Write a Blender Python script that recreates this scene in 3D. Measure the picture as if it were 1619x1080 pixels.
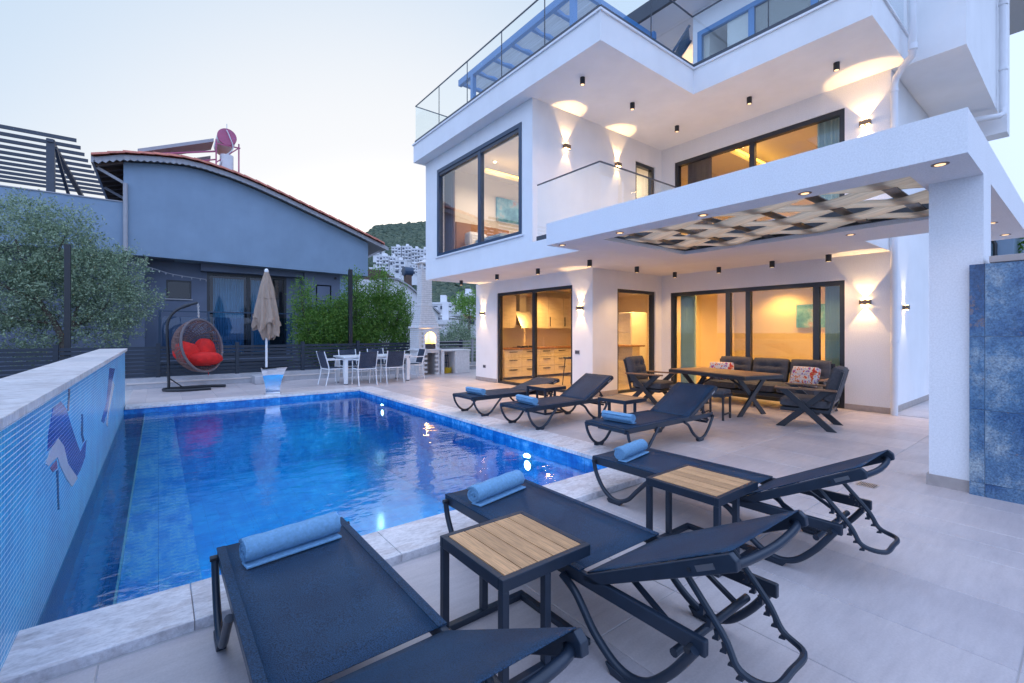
import bpy, math, random
import numpy as np
from mathutils import Vector, Matrix
random.seed(7)
np.random.seed(7)
R = math.radians
sc = bpy.context.scene
for o in list(bpy.data.objects):
    bpy.data.objects.remove(o)
C = sc.collection

# ---------------------------------------------------------------- camera
YAW = math.atan((809.5 - 250.0) / 720.0)
cam_d = bpy.data.cameras.new('camera')
cam = bpy.data.objects.new('camera', cam_d)
C.objects.link(cam)
cam.location = (0, 0, 1.4)
cam.rotation_euler = (math.pi / 2, 0, -YAW)
cam_d.sensor_width = 36
cam_d.lens = 36 * 720 / 1619
cam_d.shift_y = -16 / 1619
cam_d.clip_start = 0.05
cam_d.clip_end = 4000
sc.camera = cam

# ---------------------------------------------------------------- sky, sun, exposure
SUN_EL, SUN_AZ = R(2.0), R(24.0)      # dusk glow behind the neighbour's roof
world = bpy.data.worlds.new('World')
sc.world = world
world.use_nodes = True
wn = world.node_tree
wn.nodes.clear()
wo = wn.nodes.new('ShaderNodeOutputWorld')
bg = wn.nodes.new('ShaderNodeBackground')
sky = wn.nodes.new('ShaderNodeTexSky')
sky.sky_type = 'NISHITA'
sky.sun_disc = False
sky.sun_elevation = SUN_EL
sky.sun_rotation = SUN_AZ
sky.altitude = 0
sky.air_density = 1.0
sky.dust_density = 2.0
sky.ozone_density = 3.0
wn.links.new(sky.outputs[0], bg.inputs[0])
bg.inputs[1].default_value = 0.05
# dusk dome: pale glow round the set sun, deeper blue overhead and on the far side
def wm(op, a, b=None):
    n = wn.nodes.new('ShaderNodeMath')
    n.operation = op
    for i, v in enumerate((a, b)):
        if v is None: continue
        if isinstance(v, (int, float)): n.inputs[i].default_value = v
        else: wn.links.new(v, n.inputs[i])
    return n.outputs[0]
tcw = wn.nodes.new('ShaderNodeTexCoord')
nrm = wn.nodes.new('ShaderNodeVectorMath'); nrm.operation = 'NORMALIZE'
wn.links.new(tcw.outputs['Generated'], nrm.inputs[0])
dt = wn.nodes.new('ShaderNodeVectorMath'); dt.operation = 'DOT_PRODUCT'
wn.links.new(nrm.outputs[0], dt.inputs[0])
dt.inputs[1].default_value = (math.sin(SUN_AZ), math.cos(SUN_AZ), .03)
sx = wn.nodes.new('ShaderNodeSeparateXYZ')
wn.links.new(nrm.outputs[0], sx.inputs[0])
low = wm('EXPONENT', wm('MULTIPLY', wm('ABSOLUTE', sx.outputs[2]), -6.0))
tt = wm('ADD', wm('MULTIPLY', wm('ADD', dt.outputs['Value'], 1.0), .46), wm('MULTIPLY', low, .10))
rp_ = wn.nodes.new('ShaderNodeValToRGB')
rp_.color_ramp.interpolation = 'EASE'
st_ = [(0, (.92, 1.22, 1.95)), (.50, (1.0, 1.30, 2.0)), (.68, (.80, .98, 1.35)), (.80, (.60, .73, .88)), (.90, (.88, .895, .91)), (1.0, (1.7, 1.64, 1.52))]
while len(rp_.color_ramp.elements) < len(st_): rp_.color_ramp.elements.new(.5)
for e, (q, c) in zip(rp_.color_ramp.elements, st_):
    e.position = q
    e.color = (*[v / 2.2 for v in c], 1)
wn.links.new(tt, rp_.inputs[0])
bg2 = wn.nodes.new('ShaderNodeBackground')
wn.links.new(rp_.outputs[0], bg2.inputs[0])
bg2.inputs[1].default_value = 2.2
ad = wn.nodes.new('ShaderNodeAddShader')
wn.links.new(bg.outputs[0], ad.inputs[0])
wn.links.new(bg2.outputs[0], ad.inputs[1])
wn.links.new(ad.outputs[0], wo.inputs[0])
sun_d = bpy.data.lights.new('sun', 'SUN')
sun_d.energy = 0.25
sun_d.angle = R(20)
sun_d.color = (1, .86, .74)
sun = bpy.data.objects.new('sun', sun_d)
C.objects.link(sun)
sun.rotation_euler = (math.pi / 2 - SUN_EL, 0, math.pi - SUN_AZ)
sc.view_settings.view_transform = 'Standard'
sc.view_settings.look = 'None'
sc.view_settings.gamma = 1
sc.view_settings.use_curve_mapping = False
sc.view_settings.exposure = 0.0

# ---------------------------------------------------------------- materials
MATS = {}
LK, EK = 2.6, 2.6      # lamps against the dusk sky
def nodes(name):
    m = bpy.data.materials.new(name)
    m.use_nodes = True
    nt = m.node_tree
    b = nt.nodes['Principled BSDF']
    return m, nt, b
def coords(nt, scale=(1, 1, 1), kind='Object'):
    tc = nt.nodes.new('ShaderNodeTexCoord')
    mp = nt.nodes.new('ShaderNodeMapping')
    mp.inputs['Scale'].default_value = scale
    nt.links.new(tc.outputs[kind], mp.inputs[0])
    return mp.outputs[0]
def ramp(nt, fac, stops):
    r = nt.nodes.new('ShaderNodeValToRGB')
    els = r.color_ramp.elements
    while len(els) < len(stops):
        els.new(0.5)
    for e, (p, c) in zip(els, stops):
        e.position = p
        e.color = (c[0], c[1], c[2], 1)
    nt.links.new(fac, r.inputs[0])
    return r.outputs[0]
def noise(nt, vec, scale, detail=4, rough=.55, out='Fac'):
    n = nt.nodes.new('ShaderNodeTexNoise')
    n.inputs['Scale'].default_value = scale
    n.inputs['Detail'].default_value = detail
    n.inputs['Roughness'].default_value = rough
    nt.links.new(vec, n.inputs['Vector'])
    return n.outputs[out]
def math_n(nt, op, a, b=None):
    n = nt.nodes.new('ShaderNodeMath')
    n.operation = op
    for i, v in enumerate((a, b)):
        if v is None:
            continue
        if isinstance(v, (int, float)):
            n.inputs[i].default_value = v
        else:
            nt.links.new(v, n.inputs[i])
    return n.outputs[0]
def mixc(nt, fac, a, b, mode='MIX'):
    n = nt.nodes.new('ShaderNodeMix')
    n.data_type = 'RGBA'
    n.blend_type = mode
    for i, v in ((0, fac), (6, a), (7, b)):
        if isinstance(v, (int, float)):
            n.inputs[i].default_value = v
        elif isinstance(v, tuple):
            n.inputs[i].default_value = (v[0], v[1], v[2], 1)
        else:
            nt.links.new(v, n.inputs[i])
    return n.outputs[2]
def bump(nt, b, h, strength, dist=.01):
    n = nt.nodes.new('ShaderNodeBump')
    n.inputs['Strength'].default_value = strength
    n.inputs['Distance'].default_value = dist
    nt.links.new(h, n.inputs['Height'])
    nt.links.new(n.outputs[0], b.inputs['Normal'])
def mat(name, col, rough=.6, metal=0, var=.1, vs=3.0, bs=0, bscale=80, stretch=(1, 1, 1), rnd=0, spec=.5, bd=.01, streak=0):
    m, nt, b = nodes(name)
    v = coords(nt, stretch)
    f = noise(nt, v, vs, 5)
    lo = tuple(c * (1 - var) for c in col)
    hi = tuple(min(1, c * (1 + var)) for c in col)
    c = ramp(nt, f, [(.3, lo), (.7, hi)])
    if streak:
        v2 = coords(nt, (1.1, 1.1, .12))
        f2 = noise(nt, v2, 2.2, 6, .62)
        f3 = noise(nt, v, .45, 4, .6)
        c = mixc(nt, 1.0, c, ramp(nt, f2, [(.34, (1 - streak,) * 3), (.58, (1, 1, 1))]), 'MULTIPLY')
        c = mixc(nt, 1.0, c, ramp(nt, f3, [(.35, (1 - streak * .7,) * 3), (.65, (1, 1, 1))]), 'MULTIPLY')
    if rnd:
        oi = nt.nodes.new('ShaderNodeObjectInfo')
        k = math_n(nt, 'MULTIPLY_ADD', oi.outputs['Random'], rnd)
        k.node.inputs[2].default_value = 1 - rnd / 2
        vm = nt.nodes.new('ShaderNodeVectorMath')
        vm.operation = 'SCALE'
        nt.links.new(c, vm.inputs[0])
        nt.links.new(k, vm.inputs['Scale'])
        c = vm.outputs[0]
    nt.links.new(c, b.inputs['Base Color'])
    b.inputs['Roughness'].default_value = rough
    b.inputs['Metallic'].default_value = metal
    b.inputs['Specular IOR Level'].default_value = spec
    if bs:
        bump(nt, b, noise(nt, v, bscale, 3), bs, bd)
    MATS[name] = m
    return m
def emis(name, col, s):
    m, nt, b = nodes(name)
    b.inputs['Base Color'].default_value = (.8, .8, .8, 1)
    b.inputs['Emission Color'].default_value = (*col, 1)
    b.inputs['Emission Strength'].default_value = s * EK
    MATS[name] = m
    return m
def glass(name, tint_c=(1, 1, 1), ior=1.6, rough=0.0):
    m, nt, b = nodes(name)
    nt.nodes.remove(b)
    out = nt.nodes['Material Output']
    t = nt.nodes.new('ShaderNodeBsdfTransparent')
    t.inputs[0].default_value = (*tint_c, 1)
    g = nt.nodes.new('ShaderNodeBsdfGlossy')
    g.inputs['Roughness'].default_value = rough
    fr = nt.nodes.new('ShaderNodeFresnel')
    fr.inputs[0].default_value = ior
    mx = nt.nodes.new('ShaderNodeMixShader')
    ge = nt.nodes.new('ShaderNodeNewGeometry')
    fac = math_n(nt, 'MULTIPLY', fr.outputs[0], math_n(nt, 'SUBTRACT', 1, ge.outputs['Backfacing']))
    nt.links.new(fac, mx.inputs[0])
    nt.links.new(t.outputs[0], mx.inputs[1])
    nt.links.new(g.outputs[0], mx.inputs[2])
    nt.links.new(mx.outputs[0], out.inputs[0])
    MATS[name] = m
    return m

mat('white_render', (.82, .82, .83), .85, var=.03, vs=2.2, bs=.35, bscale=120, bd=.006, streak=.025)
mat('rough_render', (.80, .80, .82), .9, var=.07, vs=70, bs=.55, bscale=170, bd=.006, streak=.025)
mat('soffit_white', (.76, .74, .75), .85, var=.02, vs=1.5)
mat('skirting_stone', (.38, .33, .31), .5, var=.12, vs=12)
mat('anthracite', (.022, .026, .034), .35, var=.1, vs=9)
mat('window_blue', (.02, .05, .10), .35, var=.1, vs=9)
mat('loung_metal', (.014, .024, .042), .38, var=.12, vs=14, bs=.08, bscale=300, bd=.002)
mat('black_metal', (.015, .018, .024), .4, var=.1, vs=9)
mat('bronze', (.20, .14, .10), .4, metal=.6, var=.1)
mat('steel', (.75, .77, .80), .08, metal=1, var=.03)
mat('brushed', (.5, .5, .52), .3, metal=1, var=.05)
mat('white_metal', (.78, .8, .82), .35, var=.03)
mat('white_pipe', (.74, .75, .78), .35, var=.03)
mat('teak', (.52, .29, .14), .55, var=.28, vs=9, stretch=(14, 1, 8), bs=.2, bscale=40, rnd=.3)
mat('teak_dark', (.22, .12, .07), .5, var=.25, vs=8, stretch=(10, 1, 8), rnd=.2)
mat('cushion_grey', (.075, .075, .085), .95, var=.18, vs=30, bs=.5, bscale=350, bd=.003)
mat('towel_blue', (.20, .42, .66), 1.0, var=.14, vs=60, bs=1.0, bscale=330, bd=.008, rnd=.08)
mat('red_cushion', (.62, .012, .010), .8, var=.18, vs=6, bs=.3, bscale=30)
mat('rim_wicker', (.13, .11, .12), .7, var=.25, vs=60)
mat('terrace_blue', (.05, .20, .44), .35, var=.06)
mat('wicker', (.17, .10, .09), .7, var=.25, vs=30)
mat('umbrella_cloth', (.36, .27, .21), .95, var=.12, vs=5, stretch=(4, 4, 1), bs=.3, bscale=25)
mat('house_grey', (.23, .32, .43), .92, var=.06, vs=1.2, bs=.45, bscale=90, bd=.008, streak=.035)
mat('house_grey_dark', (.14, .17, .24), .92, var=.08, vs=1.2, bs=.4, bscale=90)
mat('roof_tile', (.50, .17, .12), .85, var=.25, vs=10, rnd=.35)
mat('timber', (.10, .065, .05), .8, var=.25, vs=5)
mat('gutter', (.36, .36, .39), .6, var=.08)
mat('slat_blue', (.05, .06, .08), .5, var=.1)
mat('fence_board', (.016, .027, .045), .45, var=.2, vs=5, stretch=(1, 8, 8), rnd=.25)
mat('brick_white', (.78, .76, .76), .85, var=.08, vs=14, bs=.3, bscale=60, rnd=.1)
mat('mortar', (.44, .42, .42), .9, var=.05)
mat('concrete', (.42, .42, .44), .9, var=.15, vs=5, bs=.3, bscale=40)
mat('soil', (.16, .14, .11), 1, var=.3, vs=2)
mat('marble', (.56, .50, .47), .42, var=.05, vs=3)
mat('yellow_hose', (.6, .42, .02), .4, var=.1)
mat('maroon', (.40, .09, .18), .5, var=.15)
mat('tank_white', (.6, .6, .62), .5, var=.08)
mat('far_white', (.70, .70, .72), .85, var=.06, vs=.2)
mat('far_red', (.38, .13, .10), .85, var=.2, vs=.3)
mat('far_dark', (.06, .075, .11), .4, var=.2)
mat('far_tan', (.42, .34, .27), .9, var=.2, vs=.2)
mat('bark', (.11, .09, .075), .95, var=.3, vs=12, bs=.6, bscale=30)
mat('room_cream', (.72, .62, .46), .8, var=.02)
mat('room_white', (.72, .68, .62), .8, var=.02)
mat('cabinet', (.62, .55, .44), .35, var=.1, vs=3, stretch=(1, 1, 6))
mat('room_floor', (.45, .36, .26), .3, var=.1)
mat('linen', (.6, .6, .62), .9, var=.06, vs=9)
mat('blanket', (.30, .42, .52), .9, var=.06, vs=9)
mat('curtain_pale', (.45, .66, .70), .9, var=.06, vs=3)
mat('curtain_brown', (.17, .12, .12), .9, var=.1, vs=3)
mat('headboard', (.28, .14, .07), .7, var=.1)
mat('ink', (.05, .05, .06), .6, var=.05)
emis('lens_warm', (1, .62, .24), 14)
emis('lens_spot', (1, .58, .20), .62)
emis('cove', (1, .50, .05), 2.6)
emis('downlight', (1, .75, .42), 14)
emis('pool_lens', (.9, .96, 1), 7)
emis('fire_glow', (1, .55, .16), 1.4)
glass('glass_clear', (.95, .98, .99), 1.6)
glass('glass_window', (.90, .92, .90), 1.75)
glass('glass_bay', (.88, .90, .92), 2.5)
glass('glass_dark', (.62, .75, .85), 1.6)
glass('glass_green', (.75, .95, .93), 1.5)

# deck tile: stone grain, each tile its own shade
def deck_mat():
    m, nt, b = nodes('deck_stone')
    tc = nt.nodes.new('ShaderNodeNewGeometry')
    v = tc.outputs['Position']
    mp = nt.nodes.new('ShaderNodeMapping')
    mp.inputs['Scale'].default_value = (1, 6, 1)
    mp.inputs['Rotation'].default_value = (0, 0, .08)
    nt.links.new(v, mp.inputs[0])
    f1 = noise(nt, mp.outputs[0], 3.5, 8, .65)
    c = ramp(nt, f1, [(.25, (.495, .445, .445)), (.5, (.56, .505, .50)), (.75, (.61, .555, .55))])
    f2 = noise(nt, v, 90, 3, .6)
    c2 = ramp(nt, f2, [(.35, (.93, .93, .93)), (.7, (1.04, 1.04, 1.04))])
    c = mixc(nt, 1.0, c, c2, 'MULTIPLY')
    f4 = noise(nt, v, .9, 5, .6)
    c4 = ramp(nt, f4, [(.35, (.85, .85, .87)), (.65, (1.08, 1.07, 1.06))])
    c = mixc(nt, 1.0, c, c4, 'MULTIPLY')
    oi = nt.nodes.new('ShaderNodeObjectInfo')
    c3 = ramp(nt, oi.outputs['Random'], [(0, (.90, .90, .92)), (1, (1.08, 1.06, 1.04))])
    c = mixc(nt, 1.0, c, c3, 'MULTIPLY')
    nt.links.new(c, b.inputs['Base Color'])
    r = ramp(nt, noise(nt, v, 2.2, 6, .7), [(.3, (.27, .27, .27)), (.7, (.50, .50, .50))])
    nt.links.new(r, b.inputs['Roughness'])
    bump(nt, b, f1, .12, .004)
    MATS['deck_stone'] = m
deck_mat()
def marble_mat():
    m, nt, b = nodes('coping_marble')
    tc = nt.nodes.new('ShaderNodeNewGeometry')
    mp = nt.nodes.new('ShaderNodeMapping')
    mp.inputs['Scale'].default_value = (1, 2.2, 1)
    mp.inputs['Rotation'].default_value = (0, 0, .5)
    nt.links.new(tc.outputs['Position'], mp.inputs[0])
    f1 = noise(nt, mp.outputs[0], 3.0, 9, .68)
    c = ramp(nt, f1, [(.25, (.46, .42, .42)), (.42, (.70, .67, .68)), (.5, (.80, .77, .78)), (.58, (.62, .57, .57)), (.8, (.78, .76, .78))])
    f2 = noise(nt, mp.outputs[0], 22, 5, .7)
    c2 = ramp(nt, f2, [(.3, (.72, .71, .72)), (.55, (1.05, 1.05, 1.05))])
    c = mixc(nt, 1.0, c, c2, 'MULTIPLY')
    oi = nt.nodes.new('ShaderNodeObjectInfo')
    c3 = ramp(nt, oi.outputs['Random'], [(0, (.85, .86, .88)), (1, (1.1, 1.08, 1.06))])
    c = mixc(nt, 1.0, c, c3, 'MULTIPLY')
    nt.links.new(c, b.inputs['Base Color'])
    b.inputs['Roughness'].default_value = .33
    bump(nt, b, f2, .2, .004)
    MATS['coping_marble'] = m
marble_mat()
def mosaic_mat(name, axes, size, cols, grout, gw=.1, marbled=True, rough=.18):
    """small glass tiles on a grid in two object axes, each tile its own shade, grout lines between"""
    m, nt, b = nodes(name)
    g = nt.nodes.new('ShaderNodeNewGeometry')
    sp = nt.nodes.new('ShaderNodeSeparateXYZ')
    nt.links.new(g.outputs['Position'], sp.inputs[0])
    u = math_n(nt, 'DIVIDE', sp.outputs[axes[0]], size[0])
    w = math_n(nt, 'DIVIDE', sp.outputs[axes[1]], size[1])
    cb = nt.nodes.new('ShaderNodeCombineXYZ')
    nt.links.new(math_n(nt, 'FLOOR', u), cb.inputs[0])
    nt.links.new(math_n(nt, 'FLOOR', w), cb.inputs[1])
    wnz = nt.nodes.new('ShaderNodeTexWhiteNoise')
    nt.links.new(cb.outputs[0], wnz.inputs[0])
    f = wnz.outputs['Value']
    if marbled:
        f3 = noise(nt, g.outputs['Position'], marbled if marbled is not True else 9, 7, .7)
        f = math_n(nt, 'ADD', math_n(nt, 'MULTIPLY', f, .10), math_n(nt, 'MULTIPLY', f3, .95))
    c = ramp(nt, f, cols)
    fu = math_n(nt, 'FRACT', u)
    fw = math_n(nt, 'FRACT', w)
    eu = math_n(nt, 'LESS_THAN', fu, gw[0] if isinstance(gw, tuple) else gw)
    ew = math_n(nt, 'LESS_THAN', fw, gw[1] if isinstance(gw, tuple) else gw)
    e = math_n(nt, 'MAXIMUM', eu, ew)
    c = mixc(nt, e, c, grout)
    nt.links.new(c, b.inputs['Base Color'])
    b.inputs['Roughness'].default_value = rough
    if name != 'mosaic_wall':
        bump(nt, b, math_n(nt, 'SUBTRACT', 1, e), .3, .002)
    MATS[name] = m
BL = [(.25, (.002, .08, .32)), (.45, (.004, .16, .52)), (.58, (.02, .28, .68)), (.72, (.18, .54, .88))]
mosaic_mat('pool_wall_x', (1, 2), (.30, .30), BL, (.01, .10, .30), .012, 7)
mosaic_mat('pool_wall_y', (0, 2), (.30, .30), BL, (.01, .10, .30), .012, 7)
mosaic_mat('pool_floor_tile', (0, 1), (.30, .30), [(.3, (.001, .26, .60)), (.5, (.002, .38, .78)), (.7, (.05, .58, .92))], (.01, .12, .36), .012, 5)
LEDGE_CAUSTICS = [(.36, (.02, .28, .74)), (.48, (.08, .44, .92)), (.53, (.28, .60, 1.0)), (.57, (.90, .95, 1.0)), (.60, (.16, .52, .95))]  # pale ripple lines are caustic light painted into the ledge tile colour
mosaic_mat('ledge_caustic_tile', (0, 1), (.30, .30), LEDGE_CAUSTICS, (.05, .28, .6), .012, 8)
mosaic_mat('mosaic_wall', (1, 2), (.05, .027), [(.3, (.003, .20, .52)), (.5, (.008, .32, .66)), (.7, (.03, .46, .80))], (.78, .86, .94), (.05, .17), 2, .35)
mosaic_mat('mosaic_blue', (1, 2), (.05, .027), [(.2, (.01, .03, .22)), (.8, (.03, .08, .42))], (.40, .50, .72), (.04, .15), 3)
mosaic_mat('mosaic_white', (1, 2), (.05, .027), [(.2, (.55, .55, .62)), (.8, (.75, .75, .8))], (.6, .62, .7), (.04, .12), 3)
mosaic_mat('mosaic_red', (1, 2), (.05, .027), [(.2, (.25, .05, .12)), (.8, (.4, .1, .18))], (.4, .4, .5), (.04, .12), 3)
mosaic_mat('mosaic_dark', (1, 2), (.05, .027), [(.2, (.02, .04, .12)), (.8, (.05, .08, .2))], (.3, .4, .55), (.04, .12), 3)

def blue_marble():
    m, nt, b = nodes('blue_marble')
    v = coords(nt, (1, 1, 1))
    oi = nt.nodes.new('ShaderNodeObjectInfo')
    vm = nt.nodes.new('ShaderNodeVectorMath')
    vm.operation = 'ADD'
    nt.links.new(v, vm.inputs[0])
    nt.links.new(math_n(nt, 'MULTIPLY', oi.outputs['Random'], 40), vm.inputs[1])
    v = vm.outputs[0]
    n1 = noise(nt, v, 1.7, 10, .74)
    n0 = noise(nt, v, .7, 3, .6)
    n1 = math_n(nt, 'ADD', math_n(nt, 'MULTIPLY', n1, .6), math_n(nt, 'MULTIPLY', n0, .42))
    c = ramp(nt, n1, [(.38, (.012, .035, .10)), (.47, (.04, .10, .22)), (.54, (.10, .19, .31)), (.62, (.34, .40, .44))])
    n2 = noise(nt, v, 70, 4, .7)
    c = mixc(nt, 1.0, c, ramp(nt, n2, [(.35, (.55, .55, .58)), (.65, (1.35, 1.35, 1.3))]), 'MULTIPLY')
    n3 = noise(nt, v, .9, 6, .75)
    n4 = noise(nt, v, 5, 10, .85)
    k = math_n(nt, 'MULTIPLY', math_n(nt, 'GREATER_THAN', n3, .57), math_n(nt, 'GREATER_THAN', n4, .54))
    c = mixc(nt, math_n(nt, 'MULTIPLY', k, .6), c, (.24, .16, .13))
    nt.links.new(c, b.inputs['Base Color'])
    b.inputs['Roughness'].default_value = .25
    MATS['blue_marble'] = m
blue_marble()
def water():
    m, nt, b = nodes('pool_water')
    nt.nodes.remove(b)
    out = nt.nodes['Material Output']
    g = nt.nodes.new('ShaderNodeNewGeometry')
    mp = nt.nodes.new('ShaderNodeMapping')
    mp.inputs['Scale'].default_value = (1, 1.6, 1)
    nt.links.new(g.outputs['Position'], mp.inputs[0])
    n1 = noise(nt, mp.outputs[0], 2.4, 3, .5)
    n2 = noise(nt, mp.outputs[0], 9, 3, .55)
    h = math_n(nt, 'ADD', math_n(nt, 'MULTIPLY', n1, 1.0), math_n(nt, 'MULTIPLY', n2, .22))
    bp = nt.nodes.new('ShaderNodeBump')
    bp.inputs['Strength'].default_value = .5
    bp.inputs['Distance'].default_value = .016
    nt.links.new(h, bp.inputs['Height'])
    t = nt.nodes.new('ShaderNodeBsdfTransparent')
    t.inputs[0].default_value = (.5, .93, 1, 1)
    r = nt.nodes.new('ShaderNodeBsdfRefraction')
    r.inputs['Color'].default_value = (.5, .93, 1, 1)
    r.inputs['IOR'].default_value = 1.12
    nt.links.new(bp.outputs[0], r.inputs['Normal'])
    m1 = nt.nodes.new('ShaderNodeMixShader')
    m1.inputs[0].default_value = .5
    nt.links.new(t.outputs[0], m1.inputs[1])
    nt.links.new(r.outputs[0], m1.inputs[2])
    gl = nt.nodes.new('ShaderNodeBsdfGlossy')
    gl.inputs['Roughness'].default_value = .02
    nt.links.new(bp.outputs[0], gl.inputs['Normal'])
    fr = nt.nodes.new('ShaderNodeFresnel')
    fr.inputs[0].default_value = 1.9
    nt.links.new(bp.outputs[0], fr.inputs['Normal'])
    mx = nt.nodes.new('ShaderNodeMixShader')
    nt.links.new(fr.outputs[0], mx.inputs[0])
    nt.links.new(m1.outputs[0], mx.inputs[1])
    nt.links.new(gl.outputs[0], mx.inputs[2])
    nt.links.new(mx.outputs[0], out.inputs[0])
    MATS['pool_water'] = m
water()
def mesh_fabric(name, col):
    """woven sling: mostly opaque thread grid, a little see-through"""
    m, nt, b = nodes(name)
    v = coords(nt, (1, 1, 1))
    w = nt.nodes.new('ShaderNodeTexNoise')
    w.inputs['Scale'].default_value = 260
    w.inputs['Detail'].default_value = 1
    nt.links.new(v, w.inputs[0])
    c = ramp(nt, w.outputs[0], [(.36, tuple(x * .45 for x in col)), (.64, tuple(x * 1.75 for x in col))])
    c = mixc(nt, 1.0, c, ramp(nt, noise(nt, v, 3.5, 5, .6), [(.35, (.82, .84, .86)), (.65, (1.22, 1.18, 1.12))]), 'MULTIPLY')
    nt.links.new(c, b.inputs['Base Color'])
    b.inputs['Roughness'].default_value = .55
    b.inputs['Specular IOR Level'].default_value = .3
    bump(nt, b, w.outputs[0], .4, .002)
    out = nt.nodes['Material Output']
    t = nt.nodes.new('ShaderNodeBsdfTransparent')
    mx = nt.nodes.new('ShaderNodeMixShader')
    mx.inputs[0].default_value = .13
    nt.links.new(b.outputs[0], mx.inputs[1])
    nt.links.new(t.outputs[0], mx.inputs[2])
    nt.links.new(mx.outputs[0], out.inputs[0])
    MATS[name] = m
mesh_fabric('sling', (.009, .036, .080))
mesh_fabric('chair_sling', (.035, .05, .085))
def pleat_cloth(name, col, axis, scale, trans=.3):
    m, nt, b = nodes(name)
    g = nt.nodes.new('ShaderNodeNewGeometry')
    mp = nt.nodes.new('ShaderNodeMapping')
    s = [.4, .4, .4]
    s[axis] = scale
    mp.inputs['Scale'].default_value = s
    nt.links.new(g.outputs['Position'], mp.inputs[0])
    f = noise(nt, mp.outputs[0], 3, 4, .6)
    c = ramp(nt, f, [(.3, tuple(x * .8 for x in col)), (.7, tuple(min(1, x * 1.12) for x in col))])
    nt.links.new(c, b.inputs['Base Color'])
    b.inputs['Roughness'].default_value = .95
    bump(nt, b, f, .5, .01)
    out = nt.nodes['Material Output']
    t = nt.nodes.new('ShaderNodeBsdfTranslucent')
    nt.links.new(c, t.inputs[0])
    mx = nt.nodes.new('ShaderNodeMixShader')
    mx.inputs[0].default_value = trans
    nt.links.new(b.outputs[0], mx.inputs[1])
    nt.links.new(t.outputs[0], mx.inputs[2])
    nt.links.new(mx.outputs[0], out.inputs[0])
    MATS[name] = m
pleat_cloth('shade_cloth', (.88, .78, .64), 0, 14, .65)
pleat_cloth('roof_cloth', (.40, .43, .46), 0, 10, .5)
def leaf_mat(name, lo, hi, trans=.25):
    m, nt, b = nodes(name)
    oi = nt.nodes.new('ShaderNodeNewGeometry')
    c = ramp(nt, oi.outputs['Random Per Island'], [(0, lo), (1, hi)])
    nt.links.new(c, b.inputs['Base Color'])
    b.inputs['Roughness'].default_value = .55
    out = nt.nodes['Material Output']
    t = nt.nodes.new('ShaderNodeBsdfTranslucent')
    nt.links.new(c, t.inputs[0])
    mx = nt.nodes.new('ShaderNodeMixShader')
    mx.inputs[0].default_value = trans
    nt.links.new(b.outputs[0], mx.inputs[1])
    nt.links.new(t.outputs[0], mx.inputs[2])
    nt.links.new(mx.outputs[0], out.inputs[0])
    MATS[name] = m
leaf_mat('olive_leaf', (.11, .18, .11), (.40, .50, .33))
leaf_mat('green_leaf', (.05, .16, .02), (.22, .38, .07), .35)
leaf_mat('hill_leaf', (.045, .085, .055), (.11, .15, .085))
def pattern_mat():
    m, nt, b = nodes('pillow_print')
    v = coords(nt, (1, 1, 1))
    n = noise(nt, v, 16, 3, .6)
    c = ramp(nt, n, [(.36, (.55, .03, .03)), (.44, (.6, .2, .05)), (.48, (.62, .58, .55)), (.56, (.62, .58, .55)), (.6, (.12, .15, .4)), (.68, (.5, .04, .15))])
    nt.links.new(c, b.inputs['Base Color'])
    b.inputs['Roughness'].default_value = .9
    MATS['pillow_print'] = m
    m, nt, b = nodes('picture_print')
    v = coords(nt, (1, 1, 1))
    n = noise(nt, v, 3, 3, .6)
    c = ramp(nt, n, [(.36, (.04, .22, .36)), (.5, (.12, .38, .52)), (.6, (.30, .5, .6)), (.68, (.5, .3, .3))])
    nt.links.new(c, b.inputs['Base Color'])
    MATS['picture_print'] = m
pattern_mat()

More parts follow.
